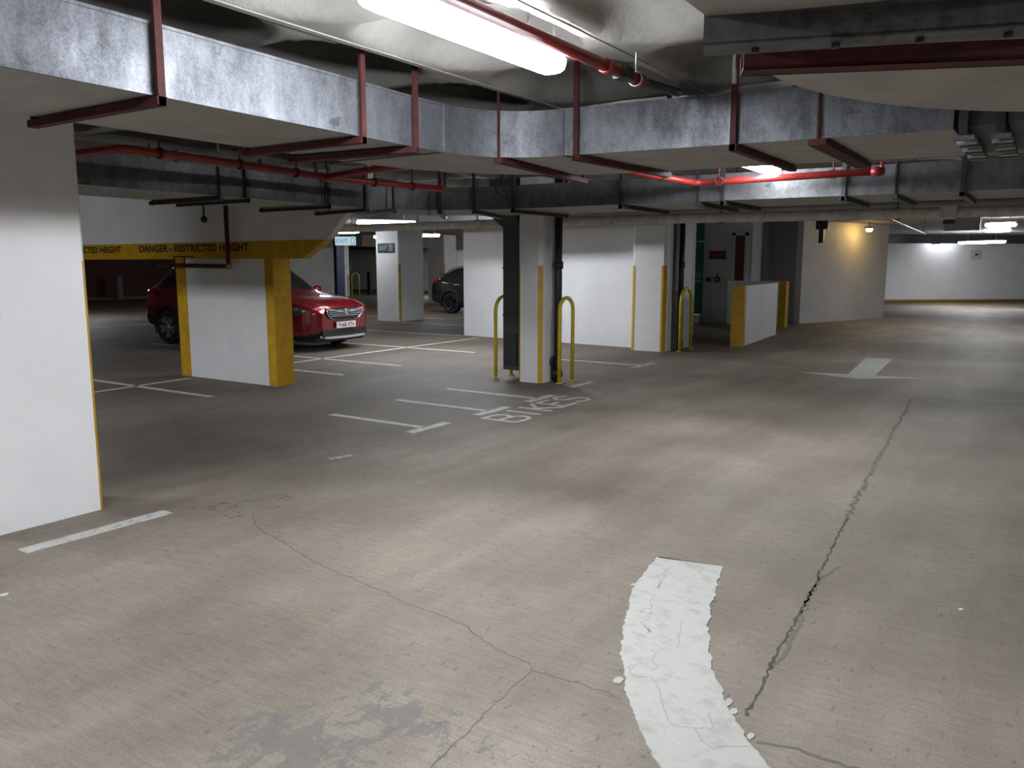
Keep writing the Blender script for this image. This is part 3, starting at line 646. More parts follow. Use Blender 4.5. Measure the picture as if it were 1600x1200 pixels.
MB().prism(*slant(CA, CC, -.05, .05, 2.225, 2.235)).prism(*slant(CA, CC, -.05, -.04, 2.225, 2.28)).prism(*slant(CA, CC, .04, .05, 2.225, 2.28)).build('support_channel', M_red, t3)
MB().tube([(2.70, .92, 2.2), (2.70, .92, 2.95)], .008, 8).build('drop_rod', M_steel, t3)
# far duct in front of the far wall, and small added light blockers
def box_duct(p, q, wd, z0, z1, label, n):
    t = thing('ventilation_duct', label, 'duct', (*p, z0)); p = Vector((*p, 0)); q = Vector((*q, 0)); d = (q - p).normalized(); nn = Vector((-d.y, d.x, 0)) * wd
    for k in range(n):
        a = p + (q - p) * (k / n) + d * .02; c = p + (q - p) * ((k + 1) / n) - d * .02
        loft_rect(MB(), [((a.x, a.y), ((a + nn).x, (a + nn).y)), ((c.x, c.y), ((c + nn).x, (c + nn).y))], z0, z1).build('duct_section', M_dark, t)
        loft_rect(MB(), [(((c - nn * .03).x, (c - nn * .03).y), ((c + nn * 1.03).x, (c + nn * 1.03).y)), (((c + d * .05 - nn * .03).x, (c + d * .05 - nn * .03).y), ((c + d * .05 + nn * 1.03).x, (c + d * .05 + nn * 1.03).y))], z0 - .03, z1).build('flange', M_black, t)
    return t
box_duct((35.5, 5.7), (45.3, -6.6), .5, 2.43, 2.75, 'dark duct along the top of the white wall at the end of the lane', 7)
box_duct((34.3, 13), (34.3, 35), .5, 2.40, 2.75, 'dark duct along the top of the pale wall behind the black car', 7)

box_duct((2.95, 8.2), (2.95, 10.35), -.35, 2.2, 2.75, 'added duct-shaped light blocker out of view behind the wide white column', 2)  # unseen blocker added to put a shadow line on the pillar
box_duct((12.8, 12.2), (12.8, 4.9), .45, 2.37, 2.74, 'added shallow dark duct under the ceiling, shading the white wall', 5)  # added to keep the hidden batten's light off the wall top
# ------------------------------------------------------------------ lamps
def batten(x, y, z, ln, label, rotz=0, wd=.16, chain=True, k=1.0, cable=False, hang=None):
    """a hung weatherproof batten; z is the underside of the diffuser"""
    t = thing('batten_lamp', label, 'lamp', (x, y, z), rotz, 'batten lamps')
    h = ln / 2; n = 14; v = []; f = []; kk_ = k
    if hang is None: hang = ZC + .16 if X0 < x < X1 and Y0 < y < Y1 else ZC
    prof = [(-.5, .07), (-.48, .035), (-.40, .012), (-.25, 0.0), (0, -.004), (.25, 0.0), (.40, .012), (.48, .035), (.5, .07)]
    sec = [(-h, .72, .3), (-h + .012, .86, .12), (-h + .04, .97, .03), (-h + .09, 1, 0)]; sec = sec + [(-a, s, dz) for a, s, dz in reversed(sec)]
    mb = MB(); k = len(prof)
    for a, s, dz in sec: v += [(a, p * wd * s, .07 - (.07 - q) * (1 - dz)) for p, q in prof]
    f = [(i * k + j, i * k + j + 1, (i + 1) * k + j + 1, (i + 1) * k + j) for i in range(len(sec) - 1) for j in range(k - 1)]
    f += [tuple(range(k))[::-1], tuple((len(sec) - 1) * k + j for j in range(k))]
    mb.add(v, f, True).build('diffuser', diffuser(kk_), t, world=False)
    MB().box((-h + .01, -wd * .44, .068), (h - .01, wd * .44, .105)).build('housing', M_lampb, t, world=False, bevel=.01)
    for s in (-1, 1):
        MB().box((s * (h + .005) - .012, -.03, .05), (s * (h + .005) + .012, .03, .09)).build('end_clip', M_lampb, t, world=False)
        if chain:
            top = hang - z; c0 = .105; L = .035; kk = int((top - c0) / (L * .8)); mb = MB()
            for i in range(kk):
                zc = c0 + (i + .5) * L * .8; pts = []
                for j in range(9):
                    a = 2 * math.pi * j / 8; u = .010 * math.cos(a); w_ = L * .5 * math.sin(a)
                    pts.append((s * h * .62 + (u if i % 2 else 0), (0 if i % 2 else u), zc + w_))
                mb.tube(pts, .003, 6, caps=False)
            mb.build('hanging_chain', M_steel, t, world=False)
    if cable:
        pts = [(h, 0, .07)] + [(h + .03 + .035 * math.sin(R(a)), 0, .09 + .03 - .03 * math.cos(R(a))) for a in range(0, 181, 30)] + [(h - .02, 0, .2), (h - .1, -.05, .3)]
        MB().tube(pts, .006, 8).build('cable', M_pale, t, world=False)
    return t
batten(3.07, 2.22, 2.575, 1.38, 'big bright batten lamp hanging overhead at the top of the picture', cable=True)
batten(7.22, 2.27, 2.44, 1.30, 'bright batten lamp seen end-on between the two ducts', k=.8)
batten(11.70, 10.58, 2.335, 1.12, 'long bright batten lamp over the bays left of the white wall', R(-29), k=.75)
batten(16.4, 16.5, 2.44, 1.25, 'batten lamp just above the hanging lit sign', R(90), k=.3)
batten(19.75, 16.3, 2.44, .9, 'small batten lamp just right of the signed column', R(-50), k=.6)
batten(32.5, 24.7, 2.40, 1.6, 'distant batten lamp above the black car', R(60), k=1.5)
batten(34.1, 2.3, 2.34, 1.9, 'long bright batten lamp in front of the far white wall', R(52), k=1.2)
batten(20.55, 1.05, 2.40, .62, 'upper of the paired small battens above the lane', R(62))
batten(23.8, 1.27, 2.40, .62, 'lower of the paired small battens above the lane', R(60))
batten(14.0, 1.45, 2.48, 1.2, 'batten lamp mostly hidden above the lagged pipe', R(75), k=.5)
batten(38.29, 3.85, 2.5, 1.3, 'batten lamp hidden above the duct at the far white wall', R(-51.3), k=.14)
batten(-1.2, 2.2, 2.58, 1.46, 'added fill batten lamp out of view just behind the viewer', k=1.4)  # unseen lamp added to lift the general light
batten(-5.4, 2.15, 2.58, 1.46, 'added fill batten lamp out of view far behind the viewer', k=1.8)  # second unseen lamp added behind for overall fill
batten(1.5, -5.0, 2.5, 1.46, 'added fill batten lamp out of view right of the viewer', k=1.2)  # added off to the side as ambient fill
batten(7.85, -5.2, 2.5, 1.46, 'added fill batten lamp out of view along the right of the lane', R(88), k=1.0)  # unseen lamp added to fill the right side
batten(1.2, 9.9, 2.56, 1.46, 'added fill batten lamp out of view behind the wide white column', R(90), k=2.2)  # unseen lamp added to brighten the pillar and danger beam
batten(12.0, 8.6, 2.62, 1.3, 'added fill batten lamp hidden above the ducts before the white wall', R(90), k=1.3)  # hidden lamp added to brighten the white wall
batten(12.5, 24.5, 2.45, 1.4, 'added fill batten lamp out of view over the bays behind the red car')  # unseen lamp added to light the rear bays
batten(26.5, 9.5, 2.45, 1.3, 'added fill batten lamp out of view behind the pale corner wall')  # added out of sight to bring up the light here
batten(26.0, 14.5, 2.45, 1.3, 'added fill batten lamp out of view beyond the black car', k=1.5)  # extra unseen lamp, added for the light beyond the car
def bulkhead(p, label):
    t = thing('bulkhead_lamp', label, 'lamp', p)
    MB().ball((0, 0, 0), .09, .09, .06).build('globe', M_warm, t, world=False)
    MB().box((-.1, -.1, .03), (.1, .1, .07)).build('base', M_black, t, world=False, bevel=.01)
    MB().tube([(0, 0, .06), (0, 0, ZC - p[2])], .012, 8).build('stem', M_black, t, world=False)
bulkhead((24.75, 4.42, 2.56), 'small warm yellow lamp in front of the pale corner wall')
bulkhead((20.3, 18.82, 2.5), 'tiny warm lamp beside the signed column')

# ------------------------------------------------------------------ pipes
def pipe(name, label, runs, r, m, hangers=(), fittings=(), ztop=2.9, n=12, hm=None):
    t = thing(name, label, 'pipe', runs[0][0])
    for q in runs: MB().tube(q, r, n).build('pipe_run', m, t)
    for p in hangers:
        MB().tube([p, (p[0], p[1], ztop)], .007, 8).build('hanger_rod', hm or M_steel, t)
        MB().lathe([(-.012, r + .004), (.012, r + .004), (.012, r + .012), (-.012, r + .012)], p, 'x', 14, True, True).build('pipe_clip', hm or M_steel, t)
    for p, ax, k in fittings:
        MB().lathe([(-k, r + .001), (-k, r + .008), (k, r + .008), (k, r + .001)], p, ax, 16, True).build('coupling', m, t)
    return t
def bend(a, c, b_, rad, n=6):
    a = Vector(a); c = Vector(c); b_ = Vector(b_); d1 = (a - c).normalized(); d2 = (b_ - c).normalized(); p = c + d1 * rad; q = c + d2 * rad
    return [tuple(a)] + [tuple((1 - s) ** 2 * p + 2 * s * (1 - s) * c + s * s * q) for s in [i / n for i in range(n + 1)]] + [tuple(b_)]
t = pipe('sprinkler_pipe', 'red sprinkler pipe running beside the big bright batten', [[(-6, 1.98, 2.62), (4.33, 2.0, 2.62)]], .03, M_redp, [(.8, 1.985, 2.62), (4.25, 2.0, 2.62)], [((3.9, 2.0, 2.62), 'x', .03), ((4.3, 2.0, 2.62), 'x', .03)])
MB().tube([(4.33, 2.0, 2.62), (4.9, 2.02, 2.66)], .026, 12).build('pipe_run', M_black, t)  # shadowed end of the red pipe, its shade put in as black
MB().box((4.05, 1.96, 2.59), (4.15, 2.04, 2.65)).build('junction_piece', M_black, t)
o = pipe('conduit', 'thin white conduit alongside the red pipe above the batten', [[(-6, 2.06, 2.64), (3.55, 2.07, 2.64)]], .007, M_pale, [])
t = pipe('sprinkler_pipe', 'red sprinkler pipe above the danger beam with a side branch', [[(3.29, 6.3, 2.76), (3.29, 6.3, 2.46), (3.29, 6.26, 2.42), (3.29, 6.2, 2.4)] + bend((3.29, 6.1, 2.4), (3.3, 5.38, 2.4), (4.6, 5.5, 2.4), .12) + [(5.4, 5.62, 2.4), (6.2, 5.56, 2.4), (6.9, 5.46, 2.4)],
     [(5.4, 5.62, 2.4), (5.2, 4.9, 2.40), (5.2, 4.42, 2.42), (5.2, 4.40, 2.75)]], .03, M_redp, [(3.6, 5.4, 2.4), (4.35, 5.47, 2.4), (5.0, 5.55, 2.4), (6.0, 5.57, 2.4), (6.5, 5.52, 2.4)], [((5.4, 5.62, 2.4), 'x', .06)], hm=M_red)
MB().tube([(6.9, 5.46, 2.4), (6.9, 5.46, 2.5)], .014, 8).build('sprinkler_head', M_redp, t)
t = pipe('sprinkler_pipe', 'bright red sprinkler pipe crossing in front of the farther duct', [bend((6.3, 3.15, 2.41), (7.8, 3.0, 2.40), (7.66, 1.28, 2.40), .1)], .032, M_redp, [(7.1, 3.07, 2.405), (7.74, 2.75, 2.4), (7.7, 1.7, 2.4)], [((7.67, 1.34, 2.4), 'y', .04)], hm=M_red)
MB().tube([(7.66, 1.3, 2.4), (7.66, 1.3, 2.48)], .014, 8).build('sprinkler_head', M_redp, t)
t = pipe('drop_pipe', 'dark red drop pipe in front of the danger beam', [bend((7.05, 9.2, 2.70), (7.05, 9.2, 1.585), (7.05, 10.75, 1.60), .05)], .03, M_red)
MB().ball((7.05, 9.2, 1.585), .045, .045, .045).build('brass_elbow', mat('brass_fitting', (0.35, 0.22, 0.03), 0.4, 0.4), t)
for y in (10.15, 10.38): MB().tube([(7.05, y, 1.60), (7.05, y, 1.72), (7.19, y, 1.72)], .01, 8).build('bracket', M_black, t)
t = thing('pendant_sensor', 'small dark rod sensor hanging in front of the danger beam', 'sensor', (7.0, 9.6, 2.2))
MB().tube([(7.0, 9.6, 2.24), (7.0, 9.6, ZC)], .012, 8).build('rod', M_black, t); MB().ball((7.0, 9.6, 2.21), .045, .045, .045).build('bulb', M_black, t)
lagp = pipe('lagged_pipe', 'thick pale lagged pipe running across beyond the ducts', [[(9.95, 14, 2.2), (9.95, 5.5, 2.2), (10.7, 1.0, 2.2), (11.2, -8, 2.2)]], .062, M_lag, [(9.95, 7.2, 2.2), (10.25, 3.6, 2.2), (10.6, 1.6, 2.2), (10.75, .2, 2.2)], [((9.95, 5.0, 2.2), 'y', .015), ((10.35, 3.1, 2.2), 'y', .015), ((10.52, 2.1, 2.2), 'y', .07)], hm=M_black)
pipe('drain_pipe', 'second pale pipe just above the lagged pipe', [[(10.3, 6.5, 2.72), (10.3, 6.5, 2.36), (10.3, 6.4, 2.32), (10.3, 5.5, 2.32), (11.0, 1.0, 2.32), (11.5, -8, 2.32)]], .05, M_galvu, [(10.3, 5.6, 2.32), (10.8, 2.2, 2.32)], hm=M_black)
pipe('sprinkler_pipe', 'dark red pipe high beyond the lagged pipe', [[(13.6, 14, 2.36), (13.6, 5, 2.36), (14.6, -6, 2.36)]], .035, M_red, [(13.6, 9, 2.36), (14.0, 1, 2.36)], hm=M_black)
MB().box((10.62, .98, 2.12), (10.78, 1.16, 2.28)).build('boxed_joint', M_lag, lagp, bevel=.01); MB().box((10.66, 1.0, 2.07), (10.74, 1.12, 2.12)).build('joint_clamp', M_black, lagp)
t = thing('metal_strap', 'thin slanting metal strap hanging over the lane', 'strap', (16, 2.62, 2.4)); MB().bar((16.0, 2.62, 2.44), (22.5, 2.75, 2.34), .08, .012).build('strap_bar', M_steel, t)
for a in ((16.1, 2.62, 2.44), (22.4, 2.75, 2.34)): MB().tube([a, (a[0], a[1], ZC)], .008, 6).build('hanger_rod', M_black, t)
o = MB().box((19.3, 1.35, 2.30), (19.5, 2.0, ZC)).build('junction_box', M_grey, bevel=.01); tag(o, 'grey box beside the paired battens over the lane', 'box')
o = MB().box((22.2, 5.06, 2.15), (22.3, 5.18, 2.5)).box((22.15, 4.95, 2.5), (22.35, 5.25, ZC)).build('bracket_stub', M_black); tag(o, 'black bracket hanging in front of the yellow lit wall', 'bracket')

# dark vertical duct and black downpipe beside the slim column
t = thing('vertical_duct', 'dark grey vertical duct with louvred grille left of the slim column', 'duct', (9.6, 6.3, .13))
MB().box((9.46, 6.15, .14), (9.86, 6.41, 2.2)).build('duct_body', M_dark, t)
mb = MB(); mb.add([(9.45, 6.14, 2.12), (9.87, 6.14, 2.12), (9.87, 6.42, 2.12), (9.45, 6.42, 2.12), (9.35, 6.14, 2.28), (9.87, 6.14, 2.28), (9.87, 6.56, 2.28), (9.35, 6.56, 2.28)], [(0, 1, 5, 4), (1, 2, 6, 5), (2, 3, 7, 6), (3, 0, 4, 7), (0, 3, 2, 1), (4, 5, 6, 7)]); mb.box((9.35, 6.14, 2.28), (9.87, 6.56, ZC)).build('flared_collar', M_dark, t)
g_ = MB().box((9.445, 6.17, .2), (9.46, 6.39, .66)).build('grille', M_black, t)
for k in range(9): MB().bar((9.44, 6.18, .24 + k * .048), (9.44, 6.38, .24 + k * .048), .016, .012).build('louvre', M_black, g_)
for z in (.9, 1.55): MB().box((9.452, 6.142, z), (9.868, 6.418, z + .02)).build('joint_band', M_dark, t)
def downpipe(x, y, label, r=.055):
    t = thing('downpipe', label, 'pipe', (x, y, 0)); MB().tube([(x, y, 0), (x, y, ZC)], r, 18).build('pipe_run', M_black, t)
    for z in (.12, 1.6): MB().lathe([(-.05, r), (-.05, r + .015), (.05, r + .015), (.05, r)], (x, y, z), 'z', 18, True).build('collar', M_black, t)
    return t
t = downpipe(9.66, 5.64, 'black downpipe right of the slim column')
MB().ball((9.62, 5.70, .28), .045, .03, .07).build('valve', M_black, t); MB().tube([(9.62, 5.70, .02), (9.62, 5.70, .3)], .018, 8).build('valve_stem', M_black, t)
MB().tube([(9.72, 5.715, .05), (9.72, 5.715, 2.2)], .012, 8).build('side_conduit', mat('grey_conduit', (0.28, 0.29, 0.31), .5), t)
downpipe(14.62, 5.855, 'black downpipe at the end of the white wall', .05)
o = MB().box((14.35, 5.86, .02), (14.5, 5.92, ZC)).build('cable_tray', M_galvd); tag(o, 'galvanised cable tray on the end of the white wall', 'cable tray')
downpipe(29.93, 29.6, 'black downpipe by the pale far column', .10)

# hoop barriers
def hoop(p, q, h, r, label):
    t = thing('hoop_barrier', label, 'barrier', (*p, 0)); p = Vector((*p, 0)); q = Vector((*q, 0)); c = (p + q) / 2; w2 = (q - p).length / 2; d = (q - p).normalized()
    pts = [tuple(p)] + [tuple(c - d * w2 * math.cos(R(a)) + Vector((0, 0, h - w2 + w2 * math.sin(R(a))))) for a in range(0, 181, 15)] + [tuple(q)]
    MB().tube(pts, r, 14).build('hoop_tube', M_hoop, t)
    for b_ in (p, q): MB().lathe([(0, r * 1.9), (.012, r * 1.9), (.014, r)], tuple(b_), 'z', 14, False).build('base_plate', M_hoop, t)
hoop((9.52, 5.53), (9.85, 5.51), 1.16, .026, 'yellow hoop barrier right of the slim column')
hoop((9.49, 6.56), (9.92, 6.58), 1.16, .026, 'yellow hoop barrier left of the dark vertical duct')
hoop((14.2, 5.68), (14.78, 5.70), 1.17, .03, 'yellow hoop barrier at the end of the white wall')
hoop((29.69, 29.25), (29.95, 29.0), 1.15, .03, 'dull yellow hoop at the far pale column')
hoop((28.45, 29.75), (28.6, 29.5), 1.15, .03, 'dull yellow hoop by the blue painted column')

# signs and wall fittings
t = thing('red_sign', 'small dark red sign on the pale wall beside the green door', 'sign', (21.74, 7.7, 1.74))
MB().box((21.735, 7.46, 1.74), (21.75, 7.92, 1.965)).build('board', M_signr, t)
mb = MB(); y = 7.88
while y > 7.52:
    wl = random.uniform(.02, .05); mb.box((21.731, y - wl, 1.835), (21.735, y, 1.835 + random.choice((.03, .045)))); y -= wl + .015
mb.build('lettering', M_signt, t)
t = thing('pipe_inlet', 'black valve fitting on the pale wall below the red sign', 'valve', (21.7, 7.75, 1.1))
MB().box((21.66, 7.86, 1.14), (21.75, 7.95, 1.25)).build('plate', M_black, t); MB().lathe([(-.02, .05), (.02, .05), (.02, .085), (-.02, .085)], (21.7, 7.66, 1.19), 'x', 16, True, True).build('wheel', M_black, t)
MB().tube([(21.70, 7.66, 1.25), (21.70, 7.64, 1.43)], [.02, .008], 8).build('lever', M_black, t); MB().tube([(21.70, 7.9, 1.19), (21.70, 7.55, 1.19)], .02, 8).build('stem', M_steel, t)
t = thing('exit_sign', 'small dark green EXIT sign on the white column beyond the red car', 'sign', (17.4, 15.8, 1.95))
MB().box((17.39, 15.48, 1.93), (17.42, 16.08, 2.19)).build('board', M_signg, t)
put_text(MB(), text_geo('EXIT', .27, .11), (17.385, 16.0, 2.0), (0, -1, 0), (0, 0, 1)).build('lettering', M_pale, t, recalc=False)
MB().box((17.385, 15.51, 1.97), (17.39, 15.66, 2.15)).build('arrow_panel', mat('sign_panel_grey', (0.2, 0.24, 0.23), .6), t)
t = thing('hanging_sign', 'lit blue-white sign hanging below a batten beyond the red car', 'sign', (15.0, 15.2, 2.05))
q = [(15.24, 15.56), (15.52, 15.11)]; d = Vector((q[1][0] - q[0][0], q[1][1] - q[0][1], 0)); dn = d.normalized(); nn = Vector((-dn.y, dn.x, 0))
P0 = Vector((*q[0], 2.10))
MB().bar((*q[0], 2.20), (*q[1], 2.20), .05, .22).build('lit_panel', M_exit, t)
fr = -nn if nn.dot(Vector((1, 1, 0))) > 0 else nn
put_text(MB(), text_geo('EXIT', .30, .10), tuple(P0 + fr * .028 + dn * .04 + Vector((0, 0, .05))), tuple(dn), (0, 0, 1)).build('lettering', M_exitt, t, recalc=False)
mb = MB(); o_ = P0 + fr * .028 + dn * .42
for a, c in (((0, .03), (0, .17)), ((0, .17), (.08, .17)), ((.08, .17), (.08, .03)), ((.08, .03), (0, .03))): mb.bar(tuple(o_ + dn * a[0] + Vector((0, 0, a[1]))), tuple(o_ + dn * c[0] + Vector((0, 0, c[1]))), .004, .016)
mb.build('door_pictogram', M_exitt, t)
for s in (.15, .85):
    c = Vector((*q[0], 2.31)) + d * s; MB().tube([tuple(c), (c.x, c.y, ZC)], .012, 8).build('hanger_rod', M_pale, t)
t = thing('wall_notice', 'small pale notice with dark mark on the far white wall', 'notice', (39.4, 2.9, 1.9))
dw = Vector((36.6 - 47.0, 6.6 + 6.4, 0)).normalized(); nw = Vector((-dw.y, dw.x, 0)); c = Vector((39.62, 2.83, 0)); 
fw_ = nw if nw.x < 0 else -nw
MB().bar(tuple(c + dw * .25 + fw_ * .02 + Vector((0, 0, 2.0))), tuple(c - dw * .25 + fw_ * .02 + Vector((0, 0, 2.0))), .02, .4).build('board', M_white2, t)
MB().bar(tuple(c + dw * .06 + fw_ * .04 + Vector((0, 0, 2.0))), tuple(c - dw * .06 + fw_ * .04 + Vector((0, 0, 2.0))), .01, .07).build('mark', M_txt, t)
for x in (21.15,): tag(MB().box((x - .12, 35.3, 0), (x + .12, 35.45, 1.1)).build('bollard', M_grey, bevel=.01), 'pale grey bollard before the maroon wall far left', 'bollard')
tag(MB().box((32.1, 30.3, 0), (32.25, 30.5, 1.2)).build('bollard', M_black, bevel=.01), 'dark bollard before the pale wall left of the signed column', 'bollard')
tag(MB().box((24, 23.0, 2.3), (33, 23.6, ZC)).build('concrete_beam', M_ceil), 'dark concrete beam across the ceiling behind the signed column', 'beam')

# ------------------------------------------------------------------ cars
def car(name, label, loc, rotz, paint, stations, wheels, alloy, kind, plate=None):
    t = thing(name, label, 'car', loc, rotz)
    S = np.array(stations, float); ls = S[:, 0]
    lo, hi = ls[0], ls[-1]
    g = sorted(set([round(x, 4) for x in np.concatenate([np.linspace(lo, hi, 130), ls])]))
    def at(l):  # Catmull-like smooth interpolation of the station table
        k = min(max(np.searchsorted(ls, l) - 1, 0), len(ls) - 2); h = ls[k + 1] - ls[k]; u = (l - ls[k]) / h
        def tan(i):
            if i == 0 or i == len(ls) - 1: 
                j = 0 if i == 0 else len(ls) - 2
                return (S[j + 1, 1:] - S[j, 1:]) / (ls[j + 1] - ls[j])
            a = (S[i, 1:] - S[i - 1, 1:]) / (ls[i] - ls[i - 1]); c = (S[i + 1, 1:] - S[i, 1:]) / (ls[i + 1] - ls[i])
            return np.where(a * c <= 0, 0, 2 * a * c / (a + c + 1e-12))
        m0, m1 = tan(k) * h, tan(k + 1) * h
        return (2 * u ** 3 - 3 * u ** 2 + 1) * S[k, 1:] + (u ** 3 - 2 * u ** 2 + u) * m0 + (-2 * u ** 3 + 3 * u ** 2) * S[k + 1, 1:] + (u ** 3 - u ** 2) * m1
    def section(l):
        W, zb, zs, zt, wt = at(l); H = zs - zb
        key = [(0, zb), (.80 * W, zb), (.95 * W, zb + .05), (.985 * W, zb + .22 * H), (W, zb + .52 * H), (.992 * W, zb + .72 * H), (.985 * W, zb + .86 * H), (.955 * W, zs),
               (wt + .02, zt - .07 * min(1, (zt - zs) / .3) - .012), (wt - .08, zt - .006), (wt * .5, zt), (0, zt + .004)]
        sub = [1, 2, 3, 5, 4, 4, 3, 6, 3, 2, 3]
        out = []
        for i in range(len(key) - 1):
            for j in range(sub[i]):
                u = j / sub[i]; out.append((key[i][0] + (key[i + 1][0] - key[i][0]) * u, key[i][1] + (key[i + 1][1] - key[i][1]) * u, i + u))
        out.append((*key[-1], 11.0)); return out
    secs = [section(l) for l in g]; nr = len(secs[0])
    groups = {}
    def cls(l, row, w_, z):
        for wl in wheels:
            if .5 < w_ and math.hypot(l - wl, z - .35) < .385: return None
        if kind == 'suv':
            if row > 7.05 and row < 7.95:
                if 1.45 < l < 2.62 or 2.72 < l < 3.55: return 'side_window'
                if 3.68 < l < 4.22: return 'quarter_window'
            if row > 8.3 and 1.34 < l < 2.06: return 'windscreen'
            if row > 8.2 and 4.22 < l < 4.50: return 'rear_window'
            if .14 < l < .80 and 5.0 < row < 6.45 and row < 6.6 - (l - .14) * 0.1 and row > 4.85 + max(0, (.4 - l)) * 3: return 'headlamp'
            if 4.30 < l < 4.72 and 5.6 < row < 7.3: return 'tail_lamp'
        else:
            if row > 7.05 and row < 7.95:
                if 1.45 < l < 2.62 or 2.72 < l < 3.4: return 'side_window'
                if 3.5 < l < 4.05: return 'quarter_window'
            if row > 8.3 and 1.34 < l < 2.06: return 'windscreen'
            if row > 8.2 and 4.0 < l < 4.36: return 'rear_window'
            if .14 < l < .80 and 5.0 < row < 6.45: return 'headlamp'
            if 4.18 < l < 4.55 and 5.9 < row < 7.4: return 'tail_lamp'
        if row < (2.45 if l < .62 else 3.35): return 'lower_cladding'
        return 'body'
    for s in (1, -1):
        for i in range(len(g) - 1):
            for j in range(nr - 1):
                q = [secs[i][j], secs[i][j + 1], secs[i + 1][j + 1], secs[i + 1][j]]
                w_ = sum(x[0] for x in q) / 4; z = sum(x[1] for x in q) / 4; l = (g[i] + g[i + 1]) / 2; row = (secs[i][j][2] + secs[i][j + 1][2]) / 2
                c = cls(l, row, w_, z)
                if c is None: continue
                key = c if c in ('body', 'lower_cladding', 'windscreen', 'rear_window') else (c, s)
                gg = groups.setdefault(key, ({}, []))
                ids = []
                for (ii, jj) in ((i, j), (i, j + 1), (i + 1, j + 1), (i + 1, j)):
                    x, zz, _ = secs[ii][jj]; kk = (ii, jj, s if x > 1e-6 else 0)
                    if kk not in gg[0]: gg[0][kk] = (len(gg[0]), (s * x, g[ii], zz))
                    ids.append(gg[0][kk][0])
                gg[1].append(ids if s > 0 else ids[::-1])
    mats = {'body': paint, 'lower_cladding': M_plas, 'windscreen': M_glass, 'rear_window': M_glass, 'side_window': M_glass, 'quarter_window': M_glass, 'headlamp': M_head, 'tail_lamp': M_tail}
    body = None
    for key, (vd, fs) in groups.items():
        nm = key if isinstance(key, str) else key[0]
        vv = [p for _, p in sorted(vd.values())]
        mb = MB().add(vv, fs, True)
        if nm == 'body' or nm == 'lower_cladding':
            # close the two ends
            for end in (0, len(g) - 1):
                for s in (1, -1):
                    ring = [(s * x, g[end], z) for x, z, r_ in secs[end] if (r_ >= 2.3 if nm == 'body' else r_ <= 2.5)]
                    if len(ring) > 2: mb.add([(0, g[end], ring[0][2])] + ring + [(0, g[end], ring[-1][2])], [tuple(range(len(ring) + 2))])
        o = mb.build(nm, mats[nm], t, world=False)
    Wm = S[:, 1].max()
    # wheels, arches
    for wl in wheels:
        for s in (-1, 1):
            xw = s * (Wm - .115)
            wh = bpy.data.objects.new('wheel', None); COL.objects.link(wh); wh.parent = t; wh.location = (xw, wl, .35); wh.empty_display_size = .1
            MB().lathe([(-.10, .235), (-.11, .28), (-.105, .325), (-.08, .346), (0, .35), (.08, .346), (.105, .325), (.11, .28), (.10, .235)], (0, 0, 0), 'x', 40, True, True).build('tyre', M_tyre, wh, world=False)
            MB().lathe([(s * .03, 0), (s * .03, .2), (s * .09, .232), (s * .105, .24), (s * .105, .228), (s * .06, .20)], (0, 0, 0), 'x', 40, True).build('rim', M_dkalloy, wh, world=False)
            mb = MB()
            for k in range(10):
                a = 2 * math.pi * k / 10 + (.09 if k % 2 else -.09)
                ca, sa = math.cos(a), math.sin(a); w0, w1 = .016, .036
                pts = [(r_, e) for r_, e in ((.045, -w0), (.225, -w1), (.225, w1), (.045, w0))]
                vtx = [(s * (.085 if r_ < .1 else .10), r_ * ca - e * sa, r_ * sa + e * ca) for r_, e in pts] + [(s * .05, r_ * ca - e * sa, r_ * sa + e * ca) for r_, e in pts]
                mb.add(vtx, [(0, 1, 2, 3), (7, 6, 5, 4), (0, 4, 5, 1), (1, 5, 6, 2), (2, 6, 7, 3), (3, 7, 4, 0)])
            mb.build('spokes', alloy, wh, world=False)
            MB().lathe([(s * .05, .05), (s * .10, .045), (s * .105, .03), (s * .105, 0)], (0, 0, 0), 'x', 20, True).build('hub_cap', alloy, wh, world=False)
            # arch lip follows the flank
            v = []; n = 26
            for k in range(n + 1):
                a = R(-22 + 224 * k / n); row = []
                for r_ in (.375, .38, .435, .44):
                    l = wl + r_ * math.cos(a); z = .35 + r_ * math.sin(a)
                    sec = section(min(max(l, lo), hi)); xx = np.interp(max(z, .26), [q_[1] for q_ in sec[3:22]], [q_[0] for q_ in sec[3:22]])
                    row.append((s * (xx + (.006 if r_ in (.375, .44) else .022)), l, max(z, .2)))
                v += row
            f = [(4 * k + j, 4 * k + j + 1, 4 * k + 5 + j, 4 * k + 4 + j) for k in range(n) for j in range(3)]
            MB().add(v, f, True).build('arch_cladding', M_plas, t, world=False)
            v = []
            for k in range(n + 1):
                a = R(-22 + 224 * k / n)
                for xx in (Wm - .02, .52): v.append((s * xx, wl + .385 * math.cos(a), .35 + .385 * math.sin(a)))
            MB().add(v, [(2 * k, 2 * k + 1, 2 * k + 3, 2 * k + 2) for k in range(n)], True).build('wheel_well', M_plas, t, world=False)
    # mirrors, handles, trim
    for s in (-1, 1):
        mo = MB().ball((s * (Wm + .10), 1.62, 1.10), .11, .07, .075).build('door_mirror', paint, t, world=False)
        MB().tube([(s * (Wm - .06), 1.62, 1.04), (s * (Wm + .05), 1.62, 1.07)], .025, 8).build('mirror_stalk', M_plas, mo, world=False)
        for l in (2.5, 3.35): MB().box((s * (Wm - .01) - .012, l - .1, .93), (s * (Wm + .02) + .008, l + .1, .955)).build('door_handle', M_chrome if kind == 'suv' else M_silver, t, world=False, bevel=.006)
        pts = []
        for l in np.linspace(1.45, 4.2, 24):
            W, zb, zs, zt, wt = at(l); pts.append((s * (.958 * W), l, zs + .004))
        MB().tube(pts, .010, 6).build('window_trim', M_chrome if kind == 'suv' else M_plas, t, world=False)
        pts = []
